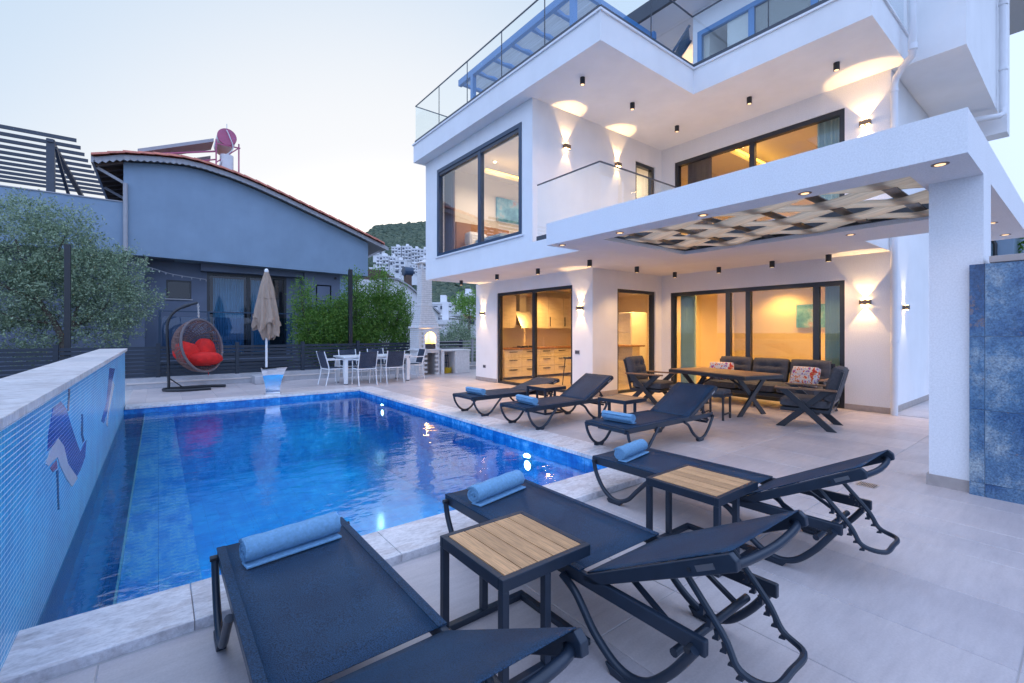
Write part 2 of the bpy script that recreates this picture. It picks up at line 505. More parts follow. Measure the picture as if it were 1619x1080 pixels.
# ---------------------------------------------------------------- mesh helpers
class MB:
    def __init__(s):
        s.v, s.f = [], []
    def add(s, vs, fs):
        n = len(s.v)
        s.v += [tuple(p) for p in vs]
        s.f += [tuple(i + n for i in q) for q in fs]
        return s
    def box(s, x0, x1, y0, y1, z0, z1, M=None):
        vs = [Vector((x, y, z)) for z in (z0, z1) for x, y in ((x0, y0), (x1, y0), (x1, y1), (x0, y1))]
        if M is not None:
            vs = [M @ p for p in vs]
        return s.add(vs, [(0, 3, 2, 1), (4, 5, 6, 7), (0, 1, 5, 4), (1, 2, 6, 5), (2, 3, 7, 6), (3, 0, 4, 7)])
    def bar(s, p0, p1, w, h, up=(0, 0, 1)):
        p0, p1 = Vector(p0), Vector(p1)
        d = (p1 - p0)
        L = d.length
        d.normalize()
        side = d.cross(Vector(up))
        if side.length < 1e-4:
            side = Vector((1, 0, 0))
        side.normalize()
        u = side.cross(d)
        M = Matrix((side, d, u)).transposed().to_4x4()
        M.translation = p0
        return s.box(-w / 2, w / 2, 0, L, -h / 2, h / 2, M)
    def tube(s, pts, r, n=8, closed=False):
        pts = [Vector(p) for p in pts]
        N = len(pts)
        rr = r if isinstance(r, (list, tuple)) else [r] * N
        prev = None
        vs = []
        for i, p in enumerate(pts):
            a = pts[(i - 1) % N] if (closed or i > 0) else p
            b = pts[(i + 1) % N] if (closed or i < N - 1) else p
            t = (b - a).normalized()
            if prev is None:
                q = Vector((0, 0, 1)) if abs(t.z) < .9 else Vector((1, 0, 0))
                u = (q - t * q.dot(t)).normalized()
            else:
                u = (prev - t * prev.dot(t)).normalized()
            prev = u
            w = t.cross(u)
            for k in range(n):
                an = 2 * math.pi * k / n
                vs.append(p + (u * math.cos(an) + w * math.sin(an)) * rr[i])
        fs = []
        M = N if closed else N - 1
        for i in range(M):
            j = (i + 1) % N
            for k in range(n):
                k2 = (k + 1) % n
                fs.append((i * n + k, i * n + k2, j * n + k2, j * n + k))
        if not closed:
            fs.append(tuple(range(n))[::-1])
            fs.append(tuple((N - 1) * n + k for k in range(n)))
        return s.add(vs, fs)
    def cyl(s, p0, p1, r0, r1=None, n=16):
        return s.tube([p0, p1], [r0, r0 if r1 is None else r1], n)
    def prism(s, poly, axis, a0, a1):
        def mk(p, a):
            if axis == 0: return (a, p[0], p[1])
            if axis == 1: return (p[0], a, p[1])
            return (p[0], p[1], a)
        n = len(poly)
        vs = [mk(p, a0) for p in poly] + [mk(p, a1) for p in poly]
        fs = [tuple(range(n))[::-1], tuple(range(n, 2 * n))]
        fs += [(i, (i + 1) % n, n + (i + 1) % n, n + i) for i in range(n)]
        return s.add(vs, fs)
    def lathe(s, prof, c=(0, 0, 0), n=24):
        vs, fs = [], []
        for r, z in prof:
            for k in range(n):
                a = 2 * math.pi * k / n
                vs.append((c[0] + r * math.cos(a), c[1] + r * math.sin(a), c[2] + z))
        for i in range(len(prof) - 1):
            for k in range(n):
                k2 = (k + 1) % n
                fs.append((i * n + k, i * n + k2, (i + 1) * n + k2, (i + 1) * n + k))
        fs.append(tuple(range(n))[::-1])
        fs.append(tuple((len(prof) - 1) * n + k for k in range(n)))
        return s.add(vs, fs)
    def wall(s, axis, c0, c1, a0, a1, z0, z1, holes=()):
        """slab across an axis between c0 and c1, with rectangular openings (a0,a1,z0,z1)"""
        A = sorted({a0, a1, *[h[0] for h in holes], *[h[1] for h in holes]})
        Z = sorted({z0, z1, *[h[2] for h in holes], *[h[3] for h in holes]})
        A = [a for a in A if a0 <= a <= a1]
        Z = [z for z in Z if z0 <= z <= z1]
        def solid(i, j):
            if i < 0 or j < 0 or i >= len(A) - 1 or j >= len(Z) - 1:
                return False
            ca, cz = (A[i] + A[i + 1]) / 2, (Z[j] + Z[j + 1]) / 2
            return not any(h[0] < ca < h[1] and h[2] < cz < h[3] for h in holes)
        def P(c, a, z):
            return (c, a, z) if axis == 0 else (a, c, z)
        def q(*p):
            s.add(p, [(0, 1, 2, 3)])
        for i in range(len(A) - 1):
            for j in range(len(Z) - 1):
                if not solid(i, j):
                    continue
                a, b, z, w = A[i], A[i + 1], Z[j], Z[j + 1]
                q(P(c0, a, z), P(c0, b, z), P(c0, b, w), P(c0, a, w))
                q(P(c1, a, z), P(c1, a, w), P(c1, b, w), P(c1, b, z))
                if not solid(i - 1, j): q(P(c0, a, z), P(c0, a, w), P(c1, a, w), P(c1, a, z))
                if not solid(i + 1, j): q(P(c0, b, z), P(c1, b, z), P(c1, b, w), P(c0, b, w))
                if not solid(i, j - 1): q(P(c0, a, z), P(c1, a, z), P(c1, b, z), P(c0, b, z))
                if not solid(i, j + 1): q(P(c0, a, w), P(c0, b, w), P(c1, b, w), P(c1, a, w))
        return s
    def mesh(s, name, m, smooth=False):
        me = bpy.data.meshes.new(name)
        me.from_pydata(s.v, [], s.f)
        me.validate()
        if m:
            me.materials.append(MATS[m])
        if smooth:
            me.shade_smooth()
            me.set_sharp_from_angle(angle=R(40))
        me.update()
        return me
def new(name, me, parent=None):
    o = bpy.data.objects.new(name, me)
    C.objects.link(o)
    if parent is not None:
        o.parent = parent
        if parent.get('_w'):
            o.matrix_parent_inverse = Matrix.Translation(-Vector(parent.location))
    return o
def part(name, mb, m, parent=None, smooth=False, bevel=0, label=None, kind=None):
    o = new(name, mb.mesh(name, m, smooth), parent)
    if bevel:
        b = o.modifiers.new('bevel', 'BEVEL')
        b.width = bevel
        b.segments = 2
        b.limit_method = 'ANGLE'
        b.angle_limit = R(40)
    if label:
        o['label'] = label
    if kind:
        o['kind'] = kind
    return o
def thing(name, label, cat, loc=(0, 0, 0), rz=0, group=None, w=False):
    """w: parts are written in world coordinates"""
    o = bpy.data.objects.new(name, None)
    C.objects.link(o)
    o.empty_display_size = .1
    o.location = loc
    o.rotation_euler = (0, 0, rz)
    tagd(o, label, cat, group)
    if w:
        o['_w'] = 1
    return o
def tagd(o, label, cat, group=None):
    o['label'] = label
    o['category'] = cat
    if group:
        o['group'] = group
    return o
def struct(name, mb, m, smooth=False):
    o = part(name, mb, m, None, smooth)
    o['kind'] = 'structure'
    return o
def dup(o, loc=None, rz=None, label=None, group=None, parent=None):
    c = o.copy()
    C.objects.link(c)
    if loc is not None: c.location = loc
    if rz is not None: c.rotation_euler = (0, 0, rz)
    if label: c['label'] = label
    if group: c['group'] = group
    if parent is not None: c.parent = parent
    for ch in [x for x in bpy.data.objects if x.parent == o]:
        dup(ch, parent=c)
    return c
def lamp(kind, loc, energy, col, parent=None, size=.05, spot=None, blend=.3, dirv=(0, 0, -1), name='light'):
    d = bpy.data.lights.new(name, kind)
    d.energy = energy * LK
    d.color = col
    if kind in ('POINT', 'SPOT'):
        d.shadow_soft_size = size
    if kind == 'AREA':
        d.size = size
    if kind == 'SPOT':
        d.spot_size = spot
        d.spot_blend = blend
    o = bpy.data.objects.new(name, d)
    C.objects.link(o)
    o.location = loc
    o.rotation_euler = Vector(dirv).to_track_quat('-Z', 'Y').to_euler()
    if parent is not None:
        o.parent = parent
        if parent.get('_w'):
            o.matrix_parent_inverse = Matrix.Translation(-Vector(parent.location))
    return o
def arc(c, r, a0, a1, n, f):
    return [f(c[0] + r * math.cos(a0 + (a1 - a0) * i / n), c[1] + r * math.sin(a0 + (a1 - a0) * i / n)) for i in range(n + 1)]
def smoothpath(pts, n=6, closed=False):
    """Catmull-Rom through points"""
    P = [Vector(p) for p in pts]
    out = []
    N = len(P)
    rng = range(N if closed else N - 1)
    for i in rng:
        p0 = P[(i - 1) % N] if (closed or i > 0) else P[i]
        p1, p2 = P[i], P[(i + 1) % N]
        p3 = P[(i + 2) % N] if (closed or i + 2 < N) else p2
        for k in range(n):
            t = k / n
            out.append(.5 * ((2 * p1) + (-p0 + p2) * t + (2 * p0 - 5 * p1 + 4 * p2 - p3) * t * t + (-p0 + 3 * p1 - 3 * p2 + p3) * t ** 3))
    if not closed:
        out.append(P[-1])
    return out
def window(parent, axis, c, a0, a1, z0, z1, mulls=(), fr=.06, d=.09, m='anthracite', gl='glass_window', name='window', rails=()):
    """frame with mullions (part), one pane per bay (sub-parts)"""
    mb = MB()
    def bx(a, b, z, w, dd=d, off=0):
        if axis == 0: mb.box(c + off - dd / 2, c + off + dd / 2, a, b, z, w)
        else: mb.box(a, b, c + off - dd / 2, c + off + dd / 2, z, w)
    bx(a0, a1, z1 - fr, z1)
    bx(a0, a1, z0, z0 + fr * .8)
    bx(a0, a0 + fr, z0 + fr * .8, z1 - fr)
    bx(a1 - fr, a1, z0 + fr * .8, z1 - fr)
    for mm in mulls:
        bx(mm - fr * .6, mm + fr * .6, z0 + fr * .8, z1 - fr, d * .8)
    f = part(name, mb, m, parent)
    bays = [a0 + fr] + list(mulls) + [a1 - fr]
    for i in range(len(bays) - 1):
        pb = MB()
        a, b = bays[i], bays[i + 1]
        if axis == 0: pb.box(c - .004, c + .004, a, b, z0 + fr * .5, z1 - fr * .5)
        else: pb.box(a, b, c - .004, c + .004, z0 + fr * .5, z1 - fr * .5)
        po = part('pane', pb, gl, None)
        po.parent = f
        if parent.get('_w'):
            pass
    return f
def leaves(name, crowns, n, size, m, parent, seed=1, clump=0, up=.2):
    """n leaf quads spread through ellipsoid crowns (cx,cy,cz,rx,ry,rz,weight), gathered into twigs"""
    rg = np.random.RandomState(seed)
    w = np.array([c[6] for c in crowns], float)
    w /= w.sum()
    ncl = max(1, n // 14)
    idx = rg.choice(len(crowns), ncl, p=w)
    cr = np.array([c[:6] for c in crowns])[idx]
    d = rg.normal(size=(ncl, 3))
    d /= np.linalg.norm(d, axis=1)[:, None]
    rad = rg.uniform(.25, 1.0, ncl) ** .45
    cen = cr[:, :3] + d * cr[:, 3:6] * (rad * rg.uniform(.85, 1.12, ncl))[:, None]
    # sprigs: leaves strung along an outward twig
    tw = d + rg.normal(size=(ncl, 3)) * .5
    tw[:, 2] += up
    tw /= np.linalg.norm(tw, axis=1)[:, None]
    k = 14
    t = rg.uniform(0, 1, (ncl, k))
    p = cen[:, None, :] + tw[:, None, :] * (t * size * 5)[:, :, None] + rg.normal(size=(ncl, k, 3)) * size * .55
    p = p.reshape(-1, 3)
    N = len(p)
    a = rg.normal(size=(N, 3)) + np.repeat(tw, k, 0) * .8
    a /= np.linalg.norm(a, axis=1)[:, None]
    b = np.cross(a, rg.normal(size=(N, 3)))
    b /= np.linalg.norm(b, axis=1)[:, None]
    s = size * rg.uniform(.6, 1.25, N)[:, None]
    v = np.empty((N, 4, 3))
    v[:, 0] = p
    v[:, 1] = p + a * s * .5 + b * s * .2
    v[:, 2] = p + a * s
    v[:, 3] = p + a * s * .5 - b * s * .2
    me = bpy.data.meshes.new(name)
    me.vertices.add(N * 4)
    me.vertices.foreach_set('co', v.reshape(-1).astype(np.float32))
    me.loops.add(N * 4)
    me.loops.foreach_set('vertex_index', np.arange(N * 4, dtype=np.int32))
    me.polygons.add(N)
    me.polygons.foreach_set('loop_start', np.arange(0, N * 4, 4, dtype=np.int32))
    me.polygons.foreach_set('loop_total', np.full(N, 4, dtype=np.int32))
    me.materials.append(MATS[m])
    me.update()
    me.validate()
    return new(name, me, parent)
# ================================================================ SETTING
PX0, PX1, PY0, PY1 = -.5, 3.85, 2.98, 10.93       # pool basin
g = MB()
for (x0, x1, y0, y1) in ((-900, -.9, -900, 900), (14.5, 900, -900, 900), (-.9, 14.5, 14.7, 900), (-.9, 14.5, -900, -3)):
    g.box(x0, x1, y0, y1, -2.4, -2.2)
struct('ground', g, 'soil')
b = MB()
b.box(-.9, PX0 - .2, -3, 14.7, -2.2, -.005)
b.box(PX0 - .2, PX1 + .2, -3, PY0 - .2, -2.2, -.005)
b.box(PX0 - .2, PX1 + .2, PY1 + .2, 14.7, -2.2, -.005)
b.box(PX1 + .2, 14.5, -3, 14.7, -2.2, -.005)
struct('terrace_base', b, 'mortar')
# neighbour's yard behind the fence
struct('yard', MB().box(-14, 14.5, 14.72, 40, -2.19, -.35), 'soil')
struct('side_yard', MB().box(-14, -1.3, -3, 14.7, -2.19, -.5), 'soil')

# deck tiles
deck = bpy.data.objects.new('deck', None)
C.objects.link(deck)
deck['kind'] = 'structure'
tile_cache = {}
def tile(x0, x1, y0, y1, z=0.0, name='tile', m='deck_stone', th=.025, parent=None, cache=tile_cache):
    key = (round(x1 - x0, 3), round(y1 - y0, 3), m)
    if key not in cache:
        mb = MB()
        w, h, e = key[0], key[1], .003
        mb.add([(0, 0, -th), (w, 0, -th), (w, h, -th), (0, h, -th), (0, 0, -e), (w, 0, -e), (w, h, -e), (0, h, -e),
                (e, e, 0), (w - e, e, 0), (w - e, h - e, 0), (e, h - e, 0)],
               [(0, 1, 5, 4), (1, 2, 6, 5), (2, 3, 7, 6), (3, 0, 4, 7), (4, 5, 9, 8), (5, 6, 10, 9), (6, 7, 11, 10), (7, 4, 8, 11), (8, 9, 10, 11)])
        cache[key] = mb.mesh(name, m)
    o = new(name, cache[key], parent or deck)
    o.location = (x0, y0, z + random.uniform(-.0006, .0006))
    return o
def lay(x0, x1, y0, y1, sx=.6, sy=1.2, ox=1.6, oy=1.4):
    J = .002
    i0, i1 = math.floor((x0 - ox) / sx), math.ceil((x1 - ox) / sx)
    j0, j1 = math.floor((y0 - oy) / sy), math.ceil((y1 - oy) / sy)
    for i in range(i0, i1):
        for j in range(j0, j1):
            a, b_, c, d = max(x0, ox + i * sx), min(x1, ox + (i + 1) * sx), max(y0, oy + j * sy), min(y1, oy + (j + 1) * sy)
            if b_ - a > .03 and d - c > .03:
                tile(a + J, b_ - J, c + J, d - J)
lay(-.9, 4.3, -1.2, 2.58)
lay(4.3, 9.76, -1.8, 6.57)
lay(4.3, 7.27, 6.57, 11.35)
lay(-.48, 9.4, 11.35, 14.2)
lay(9.82, 14.4, -1.8, 2.12)
# low kerb under the fence
cop_cache = {}
def stones(name, x0, x1, y0, y1, z, step, along, m='coping_marble', th=.04, parent=None):
    J = .0015
    L = (x1 - x0) if along == 0 else (y1 - y0)
    n = max(1, round(L / step))
    for i in range(n):
        if along == 0:
            tile(x0 + L * i / n + J, x0 + L * (i + 1) / n - J, y0, y1, z, name, m, th, parent, cop_cache)
        else:
            tile(x0, x1, y0 + L * i / n + J, y0 + L * (i + 1) / n - J, z, name, m, th, parent, cop_cache)
cop = bpy.data.objects.new('pool_coping', None)
C.objects.link(cop)
cop['kind'] = 'structure'
stones('coping_stone', PX0 - .4, 4.28, 2.6, PY0 + .02, .045, 1.15, 0, th=.075, parent=cop)
stones('coping_stone', PX1 - .02, 4.28, PY0 + .02, PY1 + .42, .008, .62, 1, parent=cop)
stones('coping_stone', PX0 + .02, PX1 - .02, PY1 - .02, PY1 + .42, .008, .62, 0, parent=cop)
kerb = MB().box(-6, 9.6, 14.2, 14.40, -.1, .12)
kerb.box(-6, 9.6, 14.40, 14.7, -.1, .24)
struct('kerb', kerb, 'concrete')
kc = bpy.data.objects.new('kerb_capping', None)
C.objects.link(kc)
kc['kind'] = 'structure'
stones('kerb_slab', -.6, 9.6, 14.185, 14.41, .145, .9, 0, 'marble', .025, kc)

# pool basin and its ledge
pw = MB()
D = -1.55
pw.add([(PX1, PY0, D), (PX1, PY1, D), (PX1, PY1, -.033), (PX1, PY0, -.033)], [(0, 1, 2, 3)])
pw.add([(PX0, PY0, D), (PX0, PY0, .03), (PX0, PY1, .03), (PX0, PY1, D)], [(0, 1, 2, 3)])
struct('pool_side_wall', pw, 'pool_wall_x')
pw = MB()
pw.add([(PX0, PY1, D), (PX0, PY1, -.033), (PX1, PY1, -.033), (PX1, PY1, D)], [(0, 1, 2, 3)])
pw.add([(PX0, PY0, D), (PX1, PY0, D), (PX1, PY0, -.03), (PX0, PY0, -.03)], [(0, 1, 2, 3)])
struct('pool_end_wall', pw, 'pool_wall_y')
pf = MB()
pf.add([(PX0, PY0, D), (PX0, PY1, D), (PX1, PY1, D), (PX1, PY0, D)], [(0, 3, 2, 1)])
struct('pool_floor', pf, 'pool_floor_tile')
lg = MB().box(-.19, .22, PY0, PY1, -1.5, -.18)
struct('pool_ledge', lg, 'ledge_caustic_tile')
gt = MB().box(PX0, -.19, PY0, PY1, -1.5, -.55)
struct('overflow_channel', gt, 'pool_floor_tile')
wat = MB()
wat.add([(PX0, PY0, -.12), (PX1, PY0, -.12), (PX1, PY1, -.12), (PX0, PY1, -.12)], [(0, 1, 2, 3)])
struct('pool_water', wat, 'pool_water')
# gutter grating line between ledge and channel
struct('ledge_trim', MB().box(-.203, -.191, PY0, PY1, -.26, -.165), 'white_metal')

# underwater lamps
pls = []
for x, y, z, rz, lab in ((PX1, 9.5, -.36, 0, 'round underwater pool lamp near the far right corner of the pool'),
                     (PX1, 4.6, -.36, 0, 'round underwater pool lamp in the side wall near the closest loungers'),
                     (2.3, PY0, -.50, -90, 'added underwater lamp, unseen in the near end wall, brightening the pool')):  # near end lamp is added out of view to brighten the pool
    t = thing('pool_lamp', lab, 'pool lamp', (x, y, z), R(rz), group='underwater lamps in the pool wall')
    part('bezel', MB().cyl((0, 0, 0), (-.02, 0, 0), .09, .08), 'brushed', t)
    part('lens', MB().cyl((-.02, 0, 0), (-.03, 0, 0), .065, .05), 'pool_lens', t)
    lamp('SPOT', (-.045, 0, 0), 44, (.76, .92, 1), t, .03, R(150), .7, (-1, 0, -.12))

# ================================================================ MOSAIC WALL
t = thing('mosaic_wall', 'low garden wall with blue glass mosaic and stone coping along the left of the pool', 'wall', (-.75, 6, 0), w=True)
part('core', MB().box(-.81, -.502, -1.5, 11.35, -2.1, 1.03), 'mortar', t)
part('mosaic_face', MB().box(-.502, -.497, -1.5, 11.352, -.6, 1.03), 'mosaic_wall', t)
part('mosaic_end', MB().box(-.81, -.502, 11.352, 11.357, -.1, 1.03), 'mosaic_wall', t)
def inlay(name, polys, m):
    mb = MB()
    for p in polys:
        mb.prism(p, 0, -.497, -.4945)
    part(name, mb, m, t)
inlay('blue_figure', [[(3.83, .94), (4.1, .95), (4.33, .87), (4.55, .72), (4.79, .57), (5.03, .43), (5.29, .45), (5.43, .45), (5.34, .32), (5.03, .28), (4.83, .28), (4.65, .33), (4.33, .54), (4.05, .72), (3.81, .72), (3.66, .72), (3.68, .81)]], 'mosaic_blue')
inlay('blue_figure', [[(7.81, .93), (8.77, .86), (8.26, .71), (7.81, .46), (7.05, .34), (6.73, .41), (7.41, .54)]], 'mosaic_blue')
def inlay2(name, polys, m):
    mb = MB()
    for p in polys:
        mb.prism(p, 0, -.496, -.493)
    part(name, mb, m, t)
inlay2('white_figure', [[(3.6, .66), (3.74, .71), (4.0, .73), (4.21, .64), (4.39, .48), (4.87, .26), (4.58, .27), (4.33, .39), (4.07, .54), (3.97, .62), (3.68, .63)]], 'mosaic_white')
inlay2('white_figure', [[(8.38, .72), (8.64, .63), (7.81, .4), (7.51, .22), (7.32, .28), (7.92, .59)]], 'mosaic_white')
inlay('red_figure', [[(3.74, .605), (3.95, .605), (3.97, .55), (3.83, .56)]], 'mosaic_red')
inlay('dark_figure', [[(3.94, .54), (4.01, .53), (4.05, .27), (4.0, .28)], [(4.42, 1.0), (4.5, .99), (4.45, .84), (4.37, .85)], [(5.11, .72), (5.2, .71), (5.2, .54), (5.3, .47), (5.2, .47), (5.08, .56)]], 'mosaic_dark')
for i in range(11):
    mb = MB().box(-.86, -.462, -1.5 + 1.17 * i + .002, -1.5 + 1.17 * (i + 1) - .002, 1.03, 1.075)
    part('coping_stone', mb, 'coping_marble', t, bevel=.004)

# ================================================================ VILLA
V = thing('villa', 'white three storey modern villa with overhanging flat terraces and lit glazed rooms', 'house', (9, 6.6, 0), w=True)
KX, BX, RY, UX = 7.3, 9.8, 6.6, 5.62            # kitchen front, back wall, return wall, upper bay front
W = .2
CE, FL2, CE2, FL3 = 2.76, 3.1, 5.85, 6.3
# ground floor
part('kitchen_wall', MB().wall(0, KX, KX + W, RY, 11.1, 0, CE, [(7.2, 10.07, -.01, 2.44)]), 'white_render', V)
part('return_wall', MB().wall(1, RY + .001, RY + W, KX + W, BX, 0, CE, [(8.12, 9.55, -.01, 2.36)]), 'white_render', V)
part('living_wall', MB().wall(0, BX, BX + W, 2.15, RY + W, 0, CE, [(2.81, 6.36, -.01, 2.33)]), 'rough_render', V)
part('corridor_wall', MB().wall(1, 2.15, 2.15 + W, BX + W, 14.5, 0, CE2 - .01), 'white_render', V)
part('end_wall', MB().wall(1, 11.1 - W, 11.1, KX + W, 14, 0, CE), 'white_render', V)
for a_ in ((KX - .012, KX, RY - .012, 7.2), (KX - .012, KX, 10.07, 11.1), (KX, 8.12, RY - .012, RY), (9.55, BX, RY - .012, RY),
           (BX - .012, BX, 6.36, RY - .012), (BX - .012, BX, 2.138, 2.81), (BX, 14.5, 2.138, 2.15)):
    part('skirting', MB().box(*a_, 0, .1), 'skirting_stone', V)
# first floor slab (ceiling of the ground floor) and balcony fascia
s = MB()
s.box(UX, 9.99, 5.06, 10.97, CE, FL2)
s.box(8.31, 9.99, 2.155, 5.06, CE, FL2)
part('floor_slab', s, 'white_render', V)
# upper bay
part('bay_wall', MB().wall(0, UX, UX + W, RY, 10.97, FL2, CE2, [(6.92, 10.33, 3.3, 5.5)]), 'white_render', V)
part('bay_side_wall', MB().wall(1, RY, RY + W, UX + W, BX, FL2, CE2, [(8.77, 9.53, 3.12, 5.38)]), 'white_render', V)
part('bay_end_wall', MB().wall(1, 10.97 - W, 10.97, UX + W, 14, FL2, CE2), 'white_render', V)
part('terrace_wall', MB().wall(0, BX, BX + W, 2.15, RY + W, FL2, CE2, [(2.81, 6.25, 3.12, 5.45)]), 'rough_render', V)
# roof terrace slab: L shape
s = MB()
L = [(5.33, 11.1), (5.33, 4.66), (7.93, 4.66), (7.93, 1.95), (9.88, 1.95), (9.88, 11.1)]
s.prism(L[::-1], 2, CE2, FL3)
part('roof_terrace_slab', s, 'white_render', V)
s = MB()
e = .03
L2 = [(5.33 - e, 11.1 + e), (5.33 - e, 4.66 - e), (7.93 - e, 4.66 - e), (7.93 - e, 1.95 - e), (9.85, 1.95 - e), (9.85, 11.1 + e)]
s.prism(L2[::-1], 2, FL3, FL3 + .035)
part('slab_coping', s, 'white_pipe', V)
part('roof_core', MB().box(BX + W, 14.5, 2.16, 11, CE2 - .005, CE2 + .4), 'soffit_white', V)
# upper right box and the drop beyond it
part('side_box', MB().box(9.88, 13.6, 1.25, 5.0, CE2 + .001, 8.8), 'white_render', V)
part('rear_box', MB().box(13.6, 14.0, 1.13, 5.0, 5.46, 8.79), 'white_render', V)
# penthouse
part('penthouse_wall', MB().wall(0, 9.82, 9.87, 1.95, 5.78, FL3, 8.8, [(2.4, 5.66, FL3 - .01, 8.28)]), 'white_render', V)
part('penthouse_return', MB().wall(1, 5.58, 5.78, 9.87, 12.0, FL3, 8.8), 'white_render', V)
part('penthouse_back_wall', MB().wall(0, 11.6, 11.8, 5.78, 10.4, FL3, 8.8), 'white_render', V)
part('penthouse_roof', MB().box(9.1, 16.8, .9, 10.6, 8.8, 9.05), 'soffit_white', V)
part('roof_edge', MB().box(9.02, 9.1, .85, 10.7, 8.76, 9.1), 'slat_blue', V)
part('penthouse_room', MB().box(9.95, 11.3, 5.45, 5.57, FL3, 8.75), 'room_white', V)
part('penthouse_room', MB().box(11.2, 11.3, 2.1, 5.45, FL3, 8.75), 'room_white', V)
part('penthouse_ceiling', MB().box(9.9, 11.3, 2.1, 5.57, 8.55, 8.65), 'room_white', V)
window(V, 0, 9.85, 2.4, 5.66, FL3, 8.28, [4.46, 3.3], .10, .10, 'terrace_blue', name='penthouse_window')
# windows of the two lower floors
window(V, 0, KX + .09, 7.2, 10.07, 0, 2.44, [8.59], .075, .11, 'anthracite', name='sliding_door')
window(V, 1, RY + .09, 8.12, 9.55, 0, 2.36, [], .07, .11, 'anthracite', name='glazed_door')
window(V, 0, BX + .09, 2.81, 6.36, 0, 2.33, [4.97, 4.54, 3.28], .085, .12, 'anthracite', name='sliding_door')
window(V, 0, UX + .05, 6.92, 10.33, 3.3, 5.5, [8.42], .085, .13, 'window_blue', 'glass_bay', name='window')
window(V, 1, RY + .09, 8.77, 9.53, 3.12, 5.38, [], .08, .11, 'anthracite', name='window')
window(V, 0, BX + .09, 2.81, 6.25, 3.12, 5.45, [4.46], .09, .12, 'anthracite', name='window')
part('window_sill', MB().box(UX - .04, UX + .05, 6.86, 10.39, 3.262, 3.298), 'white_pipe', V)
part('shutter_box', MB().box(UX + .005, UX + .12, 7.0, 10.25, 5.34, 5.42), 'slat_blue', V)
# drainpipes
dp = MB()
dp.tube([(9.72, 2.09, 0.0), (9.72, 2.09, 5.50), (9.70, 2.06, 5.62), (9.62, 1.95, 5.74), (9.50, 1.82, 5.80), (9.44, 1.80, 5.86), (9.44, 1.80, 6.9)], .05, 12)
for z in (1.2, 3.9, 5.4):
    dp.cyl((9.72, 2.09, z), (9.72, 2.09, z + .05), .06, .06, 12)
dp.cyl((9.44, 1.80, 5.86), (9.44, 1.80, 5.95), .062, .062, 12)
part('drainpipe', dp, 'white_pipe', V, smooth=True)
dp = MB()
dp.tube([(13.3, 1.16, 9), (13.3, 1.16, 5.85), (13.28, 1.16, 5.74), (13.2, 1.2, 5.68), (13.0, 1.5, 5.66), (12.9, 2.05, 5.66)], .055, 12)
for z in (6.6, 7.9): dp.cyl((13.3, 1.16, z), (13.3, 1.16, z + .05), .07, .07, 12)
part('drainpipe', dp, 'white_pipe', V, smooth=True)
# rooms
rooms = MB()
def room(x0, x1, y0, y1, z0, z1, open_x=None, m='room_cream', fl='room_floor'):
    w = MB()
    if open_x not in ('x0', 'both'): w.add([(x0, y0, z0), (x0, y1, z0), (x0, y1, z1), (x0, y0, z1)], [(0, 1, 2, 3)])
    w.add([(x1, y0, z0), (x1, y1, z0), (x1, y1, z1), (x1, y0, z1)], [(0, 3, 2, 1)])
    if open_x != 'y0' and open_x != 'both': w.add([(x0, y0, z0), (x1, y0, z0), (x1, y0, z1), (x0, y0, z1)], [(0, 3, 2, 1)])
    w.add([(x0, y1, z0), (x1, y1, z0), (x1, y1, z1), (x0, y1, z1)], [(0, 1, 2, 3)])
    part('room_wall', w, m, V)
    part('room_ceiling', MB().box(x0, x1, y0, y1, z1, z1 + .02), 'room_white', V)
    part('room_floor', MB().box(x0, x1, y0, y1, z0 - .02, z0), fl, V)
room(BX + .21, 13.4, 2.36, 6.57, .012, 2.62, 'x0')
room(KX + .21, 12.0, RY + .21, 10.88, .012, 2.70, 'both')
room(UX + .21, 9.6, RY + .21, 10.75, 3.12, 5.80, 'both', 'room_white')
room(BX + .21, 13.4, 2.36, 6.57, 3.12, 5.80, 'x0')
# inner lintel face so rooms read behind the frames
part('inner_wall', MB().wall(0, KX + W, KX + .209, RY + .21, 10.88, .012, 2.70, [(7.2, 10.07, 0, 2.44)]), 'room_cream', V)

